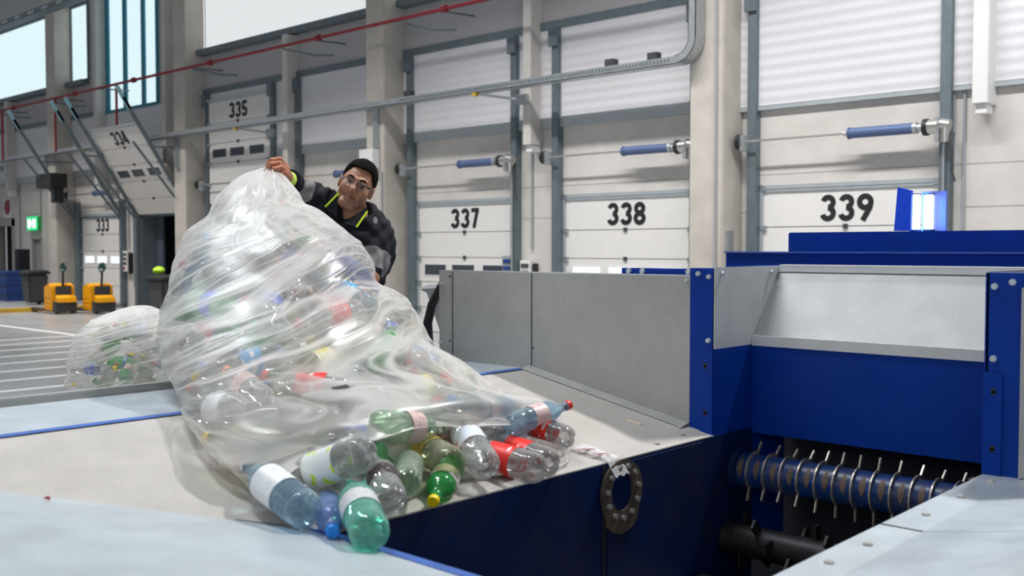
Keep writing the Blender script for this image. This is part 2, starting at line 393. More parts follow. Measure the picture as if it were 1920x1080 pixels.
# ---------------------------------------------------------------- services on the wall
t = thing('cable_tray', 'galvanised cable tray crossing the dock doors and curving up the column', 'cable tray', (-20, 13.5, 4.66))
mb = MB(); mb.box((-48, 13.52, 4.60), (-8.95, 13.53, 4.72)); mb.box((-48, 13.52, 4.60), (-8.95, 13.76, 4.61)); mb.box((-48, 13.75, 4.60), (-8.95, 13.76, 4.72))
obj('tray_channel', mb, M['galv'], t)
sl = MB()
for i in range(94):
    x = -15.4 + i*.068
    sl.box((x, 13.514, 4.64), (x+.03, 13.52, 4.69))
tag(obj('tray_slot', sl, M['rail'], t), kind='stuff')
P = [(-8.95+.32*math.sin(a), 4.66+.32*(1-math.cos(a))) for a in [i*PI/2/8 for i in range(9)]] + [(-8.63, 12)]
mb = MB()
for (xa, za), (xb, zb) in zip(P, P[1:]): mb.beam((xa, 13.63, za), (xb, 13.63, zb), .24, .13, up=(.7, 0, .7) if xb-xa > .001 or 1 else (0, 1, 0)) if False else None
for s0, s1, y0, y1 in ((-.065, .065, 13.50, 13.515), (-.065, -.055, 13.5, 13.76), (.055, .065, 13.5, 13.76)):
    pts = []
    for i, (xa, za) in enumerate(P):
        a = min(i, 8)*PI/2/8; nx, nz = math.sin(a), -math.cos(a); pts.append(((xa+nx*s0, za+nz*s0), (xa+nx*s1, za+nz*s1)))
    for (a0, a1), (b0, b1) in zip(pts, pts[1:]):
        q = [a0, b0, b1, a1]; mb.add([(x, y0, z) for x, z in q]+[(x, y1, z) for x, z in q], [(0,1,2,3),(7,6,5,4),(0,4,5,1),(1,5,6,2),(2,6,7,3),(3,7,4,0)])
obj('tray_bend', mb, M['galv'], t)
br = MB()
for xc in (-36.56, -28.56, -20.56, -12.56):
    br.beam((xc-.05, YW-.3, 4.45), (xc-.75, 13.64, 4.58), .04, .05); br.box((xc-.12, YW-.46, 4.36), (xc+.12, YW-.36, 4.54))
for xc in (-32.56, -24.56, -16.56): br.box((xc+.05, 13.74, 3.80), (xc+.2, 13.8, 4.6))
objs('tray_bracket', br, M['galv'], t)
yc = MB()
for xc in (-20.56, -12.56, -28.56): yc.cbox((xc-.78, 13.55, 4.57), (.09, .1, .06))
objs('bracket_cap', yc, M['yellow'], t)
tb = MB()
for x in (-15.35, -10.35, -9.5): tb.box((x, 13.56, 4.72), (x+.18, 13.7, 4.84))
objs('junction_box', tb, M['darkgrey'], t)
t = thing('sprinkler_pipe', 'long red sprinkler pipe running high across the hall wall', 'pipe', (-20, 13.2, 6.18))
obj('pipe', MB().cyl((-48, 13.4, 6.22), (-8.9, 13.4, 6.22), .036, n=12), M['red'], t)
cp = MB()
for x in (-37, -33.9, -29.5, -26, -22.2, -17.9, -14, -10.5): cp.cyl((x-.06, 13.4, 6.22), (x+.06, 13.4, 6.22), .07, n=12)
objs('coupling', cp, M['red'], t)
br = MB()
for x in (-35, -31, -28, -23.1, -18.1, -14.1): br.tube([(x, 13.4, 6.2), (x, 14.3, 6.25)], .02, 8)
for x in (-35.2, -31.2, -23.0, -19.2, -15.3): br.tube([(x, 13.4, 6.16), (x+.5, 13.9, 6.02), (x+.9, 14.1, 6.0)], .025, 8)
objs('pipe_arm', br, M['rail'], t)
dp = MB()
for x in (-34.7, -30.75, -26.9): dp.cyl((x, 13.36, 4.6), (x, 13.36, 6.2), .035, n=10)
objs('drop_pipe', dp, M['red'], t)
t = thing('roof_tray', 'cable tray close under the roof in the top left corner', 'cable tray', (-36, 12.8, 8.6))
obj('tray_channel', MB().box((-46, 12.6, 8.5), (-24.9, 12.9, 8.66)), M['rail'], t)
mb = MB()
for i in range(20): mb.box((-44+i*.95, 12.585, 8.53), (-43.6+i*.95, 12.6, 8.62))
objs('tray_plate', mb, M['flashing'], t)
# conduits
cdx = [(-12.66, 1.7, 3.5), (-8.36, 1.0, 9), (-4.86, .9, 8), (-5.0+.0, 3.3, 8), (-16.28, 1.2, 3.3), (-20.9, .9, 3.6), (-28.3, 1.7, 3.6), (-28.02, .6, 3.6), (-36.0, 1.7, 4.4), (-34.3, 2.8, 4.4), (-33.5, 1.2, 4.4), (-24.0, 1., 9)]
for i, (x, z0, z1) in enumerate(cdx):
    y = YW-.03 if abs(((x+.56) % 8)) > .32 and abs(((x+.56) % 8)-8) > .32 else 13.77
    mb = MB().cyl((x, y, z0), (x, y, z1), .02, n=8)
    c = tag(obj('conduit', mb, M['grey']), 'thin grey vertical cable conduit fixed to the hall wall', 'conduit', 'wall conduits')
# control boxes beside the doors
def control_box(x, z, label, style=0, y=None):
    y = YW-.02 if y is None else y
    t = thing('control_box', label, 'control box', (x, y, z))
    obj('housing', MB().box((x-.13, y-.14, z-.3), (x+.13, y, z+.3)), M['grey'] if style else M['white'], t, .01)
    b = MB()
    for dz in (.2, .07, -.06): b.box((x-.09, y-.16, z+dz-.035), (x+.09, y-.14, z+dz+.035))
    obj('switch_panel', b, M['darkgrey'] if not style else M['blueplastic'], t)
    obj('red_switch', MB().box((x-.09, y-.17, z-.24), (x-.01, y-.14, z-.16)), M['red'], t)
    obj('side_plate', MB().box((x+.17, y-.12, z-.36), (x+.21, y-.0, z+.24)), M['black'], t)
    return t
control_box(-12.72, 1.2, 'grey and white control box with switches right of door 337')
control_box(-12.98-.2, 1.28, 'small blue-grey control unit with orange light beside door 337', 1)
control_box(-8.98, 1.42, 'grey control unit with red button on wall right of door 338', 1)
control_box(-28.3, 1.35, 'white switch box with red button right of door 333')
control_box(-36.0, 1.35, 'switch box beside the dark opening at far left')
t = thing('junction_cabinet', 'square light grey cabinet on the concrete column above the worker', 'cabinet', (-16.55, 13.8, 3.5))
obj('housing', MB().box((-16.80, 13.6, 3.38), (-16.36, 13.79, 3.78)), M['white'], t, .01)
SPX = on(90, 360, 1, 13.3).x
t = thing('wall_speaker', 'black box loudspeaker mounted on the far left column', 'speaker', (SPX, 13.6, 3.7))
obj('housing', MB().box((SPX-.62, 13.2, 3.55), (SPX+.45, 13.7, 3.98)), M['black'], t, .02); obj('bracket', MB().box((SPX+.2, 13.3, 3.1), (SPX+.4, 13.6, 3.55)), M['black'], t)
# exit sign and personnel door
t = thing('exit_sign', 'lit green emergency exit sign above the narrow grey door', 'sign', (-34.70, YW, 2.55))
obj('housing', MB().box((-35.10, YW-.14, 2.32), (-34.30, YW, 2.78)), M['green'], t)
obj('lit_face', MB().box((-35.10, YW-.16, 2.32), (-34.30, YW-.14, 2.78)), emit('exit_green', (.03, .75, .25), 1.0), t)
pic = MB().box((-35.01, YW-.17, 2.4), (-34.80, YW-.16, 2.7)).box((-34.63, YW-.17, 2.4), (-34.40, YW-.16, 2.7)).add([(-34.80, YW-.165, 2.45), (-34.65, YW-.165, 2.55), (-34.80, YW-.165, 2.65)], [(0, 1, 2)])
obj('pictogram', pic, emit('exit_white', (.9, 1, .95), 1.6), t)
dd = thing('door_8', 'narrow grey personnel door under the exit sign', None, (-34.70, YW, 0), None, 'structure')
obj('door_leaf', MB().box((-35.07, YW+.1, .1), (-34.33, YW+.15, 2.08)), mat('grey_door', (.36, .34, .35), .5), dd); obj('door_frame', MB().box((-35.10, YW-.02, .1), (-35.04, YW+.2, 2.1)).box((-34.36, YW-.02, .1), (-34.30, YW+.2, 2.1)).box((-35.10, YW-.02, 2.04), (-34.30, YW+.2, 2.1)), M['plinth'], dd)
obj('handle', MB().box((-34.47, YW+.04, 1.1), (-34.40, YW+.1, 1.25)), M['black'], dd)
dd = thing('door_9', 'dark open dock door at the far left edge', None, (-37.45, YW, 0), None, 'structure')
obj('door_frame', MB().box((-38.40, YW-.05, .1), (-38.25, YW+.3, 2.75)).box((-36.65, YW-.05, .1), (-36.50, YW+.3, 2.75)).box((-38.40, YW-.05, 2.5), (-36.50, YW+.3, 2.8)), M['plinth'], dd)
obj('dark_opening', MB().box((-38.35, YW+.45, .1), (-36.55, YW+.6, 2.6)), M['dark'], dd)  # near-black sheet standing for the unlit depth of the opening
tag(obj('warning_sign', MB().box((-37.35, YW-.03, 2.75), (-36.70, YW-.01, 3.3)), M['white']), 'white and red fire sign high on the far left wall', 'sign')
obj('red_mark', MB().cyl((-37.03, YW-.034, 3.15), (-37.03, YW-.03, 3.15), .26, n=20), M['red'], bpy.data.objects['warning_sign'])
# what stands behind open door 334
t = thing('open_dock', 'dark loading dock behind the raised door 334', None, (-26.56, 15, 0), None, 'structure')
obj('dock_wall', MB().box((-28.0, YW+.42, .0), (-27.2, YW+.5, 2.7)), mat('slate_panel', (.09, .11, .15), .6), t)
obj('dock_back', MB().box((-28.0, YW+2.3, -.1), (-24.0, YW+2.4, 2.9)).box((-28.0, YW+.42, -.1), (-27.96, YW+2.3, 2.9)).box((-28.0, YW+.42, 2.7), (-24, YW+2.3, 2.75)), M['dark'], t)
t = thing('parked_machine', 'white box unit with yellow strip standing in the open dock 334', 'machine', (-26, YW+.6, 0))
obj('housing', MB().box((-26.35, YW+.5, .35), (-25.2, YW+1.3, 2.25)), M['white'], t, .02)
obj('yellow_strip', MB().box((-26.3, YW+.49, 1.66), (-25.25, YW+.5, 1.76)), M['yellow'], t); obj('window', MB().box((-26.2, YW+.485, 1.8), (-25.4, YW+.5, 2.05)), M['pane'], t)
obj('lower_grille', MB().box((-26.2, YW+.485, .7), (-25.4, YW+.5, .85)), M['darkgrey'], t); obj('base', MB().box((-26.3, YW+.55, 0), (-25.25, YW+1.25, .35)), M['black'], t)
# bins
def bin_(x, y, z, r, h, label):
    t = thing('waste_bin', label, 'bin', (x, y, z), 'dark wheeled waste bins'); n = 4
    def ring(s, zz): return [(x-s, y-s, zz), (x+s, y-s, zz), (x+s, y+s, zz), (x-s, y+s, zz)]
    mb = MB(); mb.add(ring(r*.78, z+.06)+ring(r*.98, z+h), [(3,2,1,0),(4,5,6,7)]+[(i,(i+1) % 4,(i+1) % 4+4,i+4) for i in range(4)])
    obj('bin_body', mb, M['darkgrey'], t, .05)
    lid = MB(); lid.add(ring(r*1.12, z+h)+ring(r*1.12, z+h+.06)+ring(r*.8, z+h+.12), [(3,2,1,0),(8,9,10,11)]+[(i,(i+1) % 4,(i+1) % 4+4,i+4) for i in range(4)]+[(i+4,(i+1) % 4+4,(i+1) % 4+8,i+8) for i in range(4)])
    obj('lid', lid, M['black'], t, .02)
    for s in (-1, 1): obj('wheel', MB().cyl((x+s*r*.8, y+r*.75, z+.1), (x+s*r*.95, y+r*.75, z+.1), .1, n=14), M['black'], t)
    return t
bin_(-30.1, 12.4, .1, .30, .88, 'dark grey wheeled bin beside the narrow door under the exit sign')
bin_(-23.3, 12.85, 0, .40, .95, 'large black bin with lime bag in front of open dock 334')
tag(obj('lime_cloth', MB().sphere((-23.5, 12.7, 1.18), .18, 10, 6, (1, .8, .55)), M['lime']), 'lime green bundle lying on the black bin lid', 'cloth')
# blue crates far left
for i in range(3):
    y = 12.55
    c = MB(); z = .1+i*.31; c.box((-33.6, y, z), (-32.5, y+.7, z+.28)).box((-33.65, y-.05, z+.24), (-32.45, y+.75, z+.3))
    tag(obj('plastic_crate', c, M['blueplastic']), ['lowest', 'middle', 'topmost'][i] + ' blue plastic crate of the stack at the far left edge', 'crate', 'blue crates at the far left')
tag(obj('dark_pallet_box', MB().box((-34.0, 13.4, .1), (-33.7, 13.75, 1.7)), M['dark']), 'dark stacked cage standing behind the blue crates', 'box')
# yellow pallet trucks
def truck(x, y, z, label):
    t = thing('pallet_truck', label, 'pallet truck', (x, y, z), 'yellow electric pallet trucks')
    b = MB(); b.slab([(x-.38, y-.3, z+.08), (x+.1, y-.3, z+.08), (x+.1, y-.3, z+.74), (x-.1, y-.3, z+.8), (x-.38, y-.3, z+.72)], (0, .62, 0))
    obj('battery_cover', b, M['orange'], t, .03)
    obj('cover_groove', MB().box((x-.33, y-.305, z+.16), (x+.05, y-.3, z+.18)).box((x-.33, y-.305, z+.28), (x+.05, y-.3, z+.3)).box((x-.33, y-.305, z+.4), (x+.05, y-.3, z+.42)), mat('amber_groove', (.6, .25, .0), .5), t)
    obj('chassis', MB().box((x+.1, y-.28, z+.05), (x+.32, y+.28, z+.32)).box((x+.1, y-.2, z+.3), (x+.18, y+.2, z+.72)), M['darkgrey'], t, .01)
    obj('foot_cover', MB().slab([(x+.18, y-.25, z+.3), (x+.38, y-.25, z+.3), (x+.36, y-.25, z+.42), (x+.22, y-.25, z+.5)], (0, .5, 0)), M['orange'], t, .01)
    obj('tiller', MB().cyl((x+.1, y, z+.7), (x+.14, y, z+1.12), .03, n=10), M['black'], t)
    hd = MB().tube([(x+.14+.17*math.cos(a), y+.02*math.sin(a), z+1.22+.11*math.sin(a)) for a in [i*2*PI/16 for i in range(17)]], .028, 8); hd.box((x+.06, y-.04, z+1.18), (x+.22, y+.04, z+1.3))
    obj('handle', hd, mat('dark_green_handle', (.02, .07, .06), .4), t)
    objs('fork', MB().box((x-1.35, y-.27, z+.06), (x-.38, y-.12, z+.12)).box((x-1.35, y+.12, z+.06), (x-.38, y+.27, z+.12)), M['darkgrey'], t)
    for s in (-1, 1): obj('wheel', MB().cyl((x+.2, y+s*.2-.03, z+.06), (x+.2, y+s*.2+.03, z+.06), .06, n=14), M['black'], t)
    return t
truck(-27.1, 11.85, .0, 'yellow pallet truck nearer the dark grey wheeled bin')
truck(-26.35, 12.55, .0, 'yellow pallet truck parked in front of door 333 nearer the open dock')
# ---------------------------------------------------------------- feed machine: galvanised hopper deck, pit, blue housing
def plate_mat(name, col, rough, metal, dirtamt, stretch=(1, 1, 1)):
    m = mat(name, col, rough, metal, var=.06, scale=9, dirt=(.30, .275, .24), dirtamt=dirtamt, dscale=2.5, bump=.04, bscale=90, stretch=stretch)
    nt = m.node_tree; N, L = nt.nodes, nt.links; b = N['Principled BSDF']
    src = b.inputs['Base Color'].links[0].from_socket
    tc = N.new('ShaderNodeTexCoord'); v = N.new('ShaderNodeTexNoise'); v.inputs['Scale'].default_value = 260; v.inputs['Detail'].default_value = 2
    L.new(tc.outputs['Object'], v.inputs['Vector'])
    r = N.new('ShaderNodeMapRange'); r.inputs[1].default_value = .3; r.inputs[2].default_value = .7; r.inputs[3].default_value = .91; r.inputs[4].default_value = 1.09
    L.new(v.outputs[0], r.inputs[0])
    sc_ = N.new('ShaderNodeVectorMath'); sc_.operation = 'SCALE'; L.new(src, sc_.inputs[0]); L.new(r.outputs[0], sc_.inputs['Scale']); L.new(sc_.outputs[0], b.inputs['Base Color'])
    return m
M['apron'] = plate_mat('worn_galvanised_apron', (.45, .425, .40), .6, .1, .55)
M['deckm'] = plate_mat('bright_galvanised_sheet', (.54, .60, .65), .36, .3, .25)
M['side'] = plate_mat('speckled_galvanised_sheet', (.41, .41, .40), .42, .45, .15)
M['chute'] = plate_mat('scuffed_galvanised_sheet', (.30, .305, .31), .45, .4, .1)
M['lip'] = plate_mat('lit_sheet_edge', (.62, .63, .64), .5, .15, .1)  # galvanised sheet lightened in colour for the light on its upright faces
M['throat'] = plate_mat('lit_throat_sheet', (.60, .63, .65), .45, .25, .1)  # throat sides also lightened in colour, in place of light falling there
M['blue'] = mat('deep_blue_paint', (.0, .032, .27), .45, var=.06, scale=5, spec=.18, dirt=(.0, .045, .24), dirtamt=.25, dscale=5)
M['tape'] = mat('blue_tape', (.045, .12, .42), .5, var=.15, scale=20)
M['tooth'] = mat('worn_steel_tooth', (.5, .44, .38), .4, .8, var=.3, scale=50)
M['scrape'] = mat('rusty_scrape', (.13, .09, .07), .6, .3, var=.3, scale=60)
M['bolt'] = mat('zinc_bolt', (.62, .66, .7), .35, .8)
M['rust'] = mat('rusted_ring', (.10, .075, .06), .65, .3, var=.25, scale=50)
M['rollblue'] = mat('scuffed_roller_blue', (.0, .03, .15), .35, var=.2, scale=20, dirt=(.08, .07, .07), dirtamt=.7, dscale=14)
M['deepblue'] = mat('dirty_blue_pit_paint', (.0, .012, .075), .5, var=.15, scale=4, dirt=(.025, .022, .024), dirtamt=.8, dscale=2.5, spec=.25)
hop = thing('feed_hopper', 'galvanised and dark blue feed hopper with an open pit and toothed roller', 'machine', (-1.4, 2, 0))
XL, XR, YN, YF = -1.865, -.97, 1.43, 3.075
ZL, ZD = 1.07, 1.236; SL = (ZD-ZL)/.86
def zs(x, y):
    """height of the hopper deck at x, y"""
    d = max(XL-x, x-(XR+.1) if x > XR else -9, YN-y, 0)
    return min(ZL + SL*d, ZD)
XD, YD = XL-.86, YN-.86
T = .004
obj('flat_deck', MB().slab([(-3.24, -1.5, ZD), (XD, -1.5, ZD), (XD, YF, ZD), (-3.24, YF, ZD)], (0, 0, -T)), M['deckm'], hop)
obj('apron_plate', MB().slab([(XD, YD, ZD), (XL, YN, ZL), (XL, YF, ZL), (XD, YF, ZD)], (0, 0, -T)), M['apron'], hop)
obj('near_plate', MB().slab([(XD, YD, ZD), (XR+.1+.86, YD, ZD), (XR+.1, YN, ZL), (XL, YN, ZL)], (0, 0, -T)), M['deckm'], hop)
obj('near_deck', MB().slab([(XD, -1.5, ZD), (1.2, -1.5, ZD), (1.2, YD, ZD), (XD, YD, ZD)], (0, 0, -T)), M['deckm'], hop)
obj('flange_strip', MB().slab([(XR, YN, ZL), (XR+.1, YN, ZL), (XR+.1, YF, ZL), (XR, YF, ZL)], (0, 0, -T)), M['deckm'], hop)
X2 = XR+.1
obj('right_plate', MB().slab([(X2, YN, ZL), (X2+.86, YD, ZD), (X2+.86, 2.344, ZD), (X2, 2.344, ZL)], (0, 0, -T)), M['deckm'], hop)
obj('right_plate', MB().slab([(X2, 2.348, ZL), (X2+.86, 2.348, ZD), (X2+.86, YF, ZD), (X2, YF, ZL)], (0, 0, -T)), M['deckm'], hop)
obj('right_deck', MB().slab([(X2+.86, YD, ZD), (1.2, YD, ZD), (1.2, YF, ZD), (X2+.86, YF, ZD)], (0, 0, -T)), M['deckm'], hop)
obj('seam', MB().slab([(XR+.002, 2.342, ZL+.0005), (X2, 2.342, ZL+.0005), (X2, 2.349, ZL+.0005), (XR+.002, 2.349, ZL+.0005)], (0, 0, .0012)), M['darkgrey'], hop)
obj('seam', MB().slab([(-1.93, 1.36, zs(-1.93, 1.36)+.001), (-2.02, 1.27, zs(-2.02, 1.27)+.001), (-2.022, 1.273, zs(-2.02, 1.27)+.001), (-1.932, 1.363, zs(-1.93, 1.36)+.001)], (0, 0, .001)), M['darkgrey'], hop)
obj('seam', MB().slab([(-3.24, 1.83, ZD+.0004), (XD, 1.86, ZD+.0004), (XD, 1.863, ZD+.0004), (-3.24, 1.833, ZD+.0004)], (0, 0, .001)), M['grey'], hop)
# outer edge angle
obj('edge_angle', MB().box((-3.262, -1.5, ZD-.06), (-3.24, YF, ZD+.022)).box((-3.262, -1.5, ZD+.02), (-3.235, YF, ZD+.026)), M['side'], hop)
# tapes
tp = MB().slab([(XD-.03, .9, ZD+.0008), (XD+.012, .9, ZD+.0008), (XD+.012, 3.07, ZD+.0008), (XD-.03, 3.07, ZD+.0008)], (0, 0, .0012))
obj('blue_tape', tp, M['tape'], hop)
tp = MB().slab([(XL-.03, YN-.045, ZL+.0095), (XR+.1, YN-.045, ZL+.0095), (XR+.1, YN-.002, ZL+.0015), (XL-.03, YN-.002, ZL+.0015)], (0, 0, .0012))
obj('blue_tape', tp, M['tape'], hop)
# pit
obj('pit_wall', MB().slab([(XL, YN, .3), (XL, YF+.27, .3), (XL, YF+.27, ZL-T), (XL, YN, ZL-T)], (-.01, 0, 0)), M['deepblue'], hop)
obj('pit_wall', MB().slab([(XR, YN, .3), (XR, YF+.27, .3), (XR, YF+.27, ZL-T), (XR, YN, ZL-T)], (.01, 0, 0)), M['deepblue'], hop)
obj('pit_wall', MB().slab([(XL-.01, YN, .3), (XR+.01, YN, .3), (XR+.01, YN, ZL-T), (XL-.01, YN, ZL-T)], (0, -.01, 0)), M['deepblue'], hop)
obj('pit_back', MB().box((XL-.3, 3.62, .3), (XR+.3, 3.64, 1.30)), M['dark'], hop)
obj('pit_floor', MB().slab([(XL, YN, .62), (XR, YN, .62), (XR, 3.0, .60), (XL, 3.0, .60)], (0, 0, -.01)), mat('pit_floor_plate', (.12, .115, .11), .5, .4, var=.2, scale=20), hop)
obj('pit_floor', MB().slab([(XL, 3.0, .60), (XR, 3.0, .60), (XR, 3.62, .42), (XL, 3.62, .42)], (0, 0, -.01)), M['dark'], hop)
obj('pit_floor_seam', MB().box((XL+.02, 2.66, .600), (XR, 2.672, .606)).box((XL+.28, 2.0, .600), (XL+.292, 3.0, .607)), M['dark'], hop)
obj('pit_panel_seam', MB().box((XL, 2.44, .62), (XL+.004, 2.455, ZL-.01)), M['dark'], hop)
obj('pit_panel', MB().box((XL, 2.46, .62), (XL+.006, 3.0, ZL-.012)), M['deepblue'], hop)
rg = MB(); n = 32; ry, rz, iy, iz = .105, .1, .055, .06; cy, cz = 2.525, .972
for x0 in (XL+.006, XL+.014):
    rg.v += [(x0, cy+ry*math.cos(2*PI*i/n), cz+rz*math.sin(2*PI*i/n)-(.03 if math.sin(2*PI*i/n) < -.6 else 0)) for i in range(n)] + [(x0, cy+iy*math.cos(2*PI*i/n), cz+iz*math.sin(2*PI*i/n)) for i in range(n)]
for i in range(n):
    j = (i+1) % n
    rg.f += [(i, j, n+j, n+i), (2*n+i, 3*n+i, 3*n+j, 2*n+j), (i, 2*n+i, 2*n+j, j), (n+i, n+j, 3*n+j, 3*n+i)]
ring = obj('flange_ring', rg, M['rust'], hop)
for i in range(11):
    a = PI/2+2*PI*(i+.5)/11
    obj('bolt', MB().cyl((XL+.014, cy+.08*math.cos(a), cz+.08*math.sin(a)), (XL+.024, cy+.08*math.cos(a), cz+.08*math.sin(a)), .009, n=6), M['scrape'] if 0 else M['side'], ring)
# machine body skirts below the deck
obj('body_side', MB().box((-3.23, 2.98, 0), (XL-.02, 3.06, ZL-.03)), M['side'], hop)
obj('body_side', MB().box((-3.23, -1.5, 0), (-3.18, 2.98, ZD-.06)), M['side'], hop)
obj('body_side', MB().box((XR+.02, 2.98, 0), (1.2, 3.06, ZL-.02)), M['side'], hop)
# far galvanised side wall, three sheets
def sheet(x0, x1, name='side_sheet'):
    zb0, zb1 = zs(x0, 2.5), zs(x1, 2.5)
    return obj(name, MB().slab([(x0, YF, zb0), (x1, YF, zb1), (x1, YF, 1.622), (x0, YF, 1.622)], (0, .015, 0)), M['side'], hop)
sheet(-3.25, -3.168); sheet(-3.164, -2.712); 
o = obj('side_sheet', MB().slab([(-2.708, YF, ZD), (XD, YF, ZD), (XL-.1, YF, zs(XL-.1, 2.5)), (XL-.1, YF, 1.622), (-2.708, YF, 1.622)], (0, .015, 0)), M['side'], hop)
obj('top_fold', MB().box((-3.25, YF, 1.622), (XL-.1, YF+.04, 1.626)), M['bolt'], hop)
obj('bottom_fold', MB().slab([(XD, YF-.05, zs(XD, 2)+.002), (XL-.1, YF-.05, zs(XL-.1, 2)+.002), (XL-.1, YF-.001, zs(XL-.1, 2)+.012), (XD, YF-.001, zs(XD, 2)+.012)], (0, 0, .002)), M['side'], hop)
obj('sheet_seam', MB().box((-3.168, YF-.002, ZD), (-3.164, YF+.01, 1.62)), M['darkgrey'], hop)
obj('sheet_seam', MB().box((-2.712, YF-.002, ZD), (-2.708, YF+.01, 1.62)), M['darkgrey'], hop)
def bolt(x, z, y=YF, parent=None, d=-1, r=.0068):
    return obj('bolt', MB().cyl((x, y, z), (x, y+d*.004, z), r*1.12, n=14).cyl((x, y+d*.004, z), (x, y+d*.011, z), r, n=6), M['bolt'], parent or hop)
for x, z in ((-3.237, 1.566), (-3.237, 1.31), (XL-.112, 1.606)): bolt(x, z)
objs('screw_hole', MB().cyl((-3.182, YF-.001, 1.6), (-3.182, YF-.002, 1.6), .005, n=10).cyl((-3.182, YF-.001, 1.32), (-3.182, YF-.002, 1.32), .005, n=10).cyl((-2.7, YF-.001, 1.32), (-2.7, YF-.002, 1.32), .004, n=10), M['black'], hop)
# blue posts with slotted covers
def post(x0, x1, s, ztop):
    zb = ZL
    p = obj('blue_post', MB().box((x0, YF, zb), (x1, YF+.02, ztop)).box((x0, YF, ztop), (x1, YF+.06, ztop+.003)), M['blue'], hop)
    xi0, xi1 = (x1-.052, x1+.001) if s < 0 else (x0-.001, x0+.052)
    obj('slotted_cover', MB().box((xi0, YF-.008, zb), (xi1, YF, 1.366)), M['blue'], hop, .0015)
    for z in (1.315, 1.15): obj('slot', MB().cyl(((xi0+xi1)/2+.003*s, YF-.0085, z-.008), ((xi0+xi1)/2+.003*s, YF-.0095, z-.008), .0065, n=12).box(((xi0+xi1)/2+.003*s-.0065, YF-.0095, z-.008), ((xi0+xi1)/2+.003*s+.0065, YF-.0085, z+.006)), M['black'], hop)
    return p
post(XL-.1, XL-.003, -1, 1.648); post(XR-.003, XR+.12, 1, 1.648)
for x, z in ((XL-.065, 1.632), (XL-.022, 1.622), (XL-.022, 1.40)): bolt(x, z, r=.008)
for x, z in ((XR+.022, 1.612), (XR+.07, 1.625), (XR+.022, 1.405)): bolt(x, z, r=.0085)
obj('right_sheet', MB().slab([(XR+.098, YF-.016, zs(XR+.12, 2.5)), (1.2, YF-.016, ZD), (1.2, YF-.016, 1.61), (XR+.098, YF-.016, 1.61)], (0, .014, 0)), M['side'], hop)
bolt(XR+.112, 1.59, YF-.016)
for x, y in ((XR+.05, 2.98), (XR+.05, 2.74), (XR+.05, 2.5), (XR+.05, 2.16), (XR+.045, 1.98)):
    obj('deck_bolt', MB().cyl((x, y, ZL), (x, y, ZL+.004), .011, n=14).sphere((x, y, ZL+.004), .008, 10, 5, (1, 1, .5)), M['apron'], hop)
for x, y in ((-1.9, 2.78), (-1.92, 2.96), (-1.97, 3.02), (-2.03, 1.95), (-1.92, 2.2)):
    obj('deck_bolt', MB().cyl((x, y, zs(x, y)), (x, y, zs(x, y)+.004), .009, n=14).sphere((x, y, zs(x, y)+.003), .006, 10, 5, (1, 1, .5)), M['apron'], hop)
# blue top rail behind the side wall
obj('top_rail', MB().box((-2.30, YF+.05, 1.55), (XL-.003, YF+.09, 1.647)), M['blue'], hop)
for x in (-2.2, -2.262, -2.0): obj('bolt', MB().cyl((x, YF+.05, 1.636), (x, YF+.038, 1.636), .011, n=6), M['bolt'], hop)
# inner side panels of the throat
YB = 3.34
def inner(x, t):
    obj('throat_side', MB().slab([(x, YF, 1.37), (x, YB-.0, 1.37), (x, 3.56, 1.655), (x, YF, 1.655)], (t, 0, 0)), M['throat'], hop)
    obj('throat_side_lower', MB().slab([(x, YF, .6), (x, YB+.25, .6), (x, YB+.25, 1.37), (x, YF, 1.37)], (t, 0, 0)), M['blue'], hop)
inner(XL-.001, -.006); inner(XR+.001, .006)
obj('bolt', MB().cyl((XL, 3.12, 1.632), (XL+.01, 3.12, 1.632), .009, n=6), M['bolt'], hop)
obj('bolt', MB().cyl((XL, 3.47, 1.632), (XL+.01, 3.47, 1.632), .009, n=6), M['bolt'], hop)
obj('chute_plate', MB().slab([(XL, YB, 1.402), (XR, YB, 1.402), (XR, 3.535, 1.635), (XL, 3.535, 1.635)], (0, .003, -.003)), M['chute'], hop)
obj('chute_lip', MB().box((XL, YB-.006, 1.366), (XR, YB, 1.403)), M['lip'], hop)
obj('chute_top', MB().box((XL, 3.535, 1.635), (XR, 3.54, 1.657)).box((XL, 3.538, 1.655), (XR, 3.6, 1.659)).box((XL, 3.527, 1.632), (XR, 3.536, 1.637)), M['lip'], hop)
obj('blue_panel', MB().box((XL, YB, 1.045), (XR, YB+.01, 1.366)), M['blue'], hop)
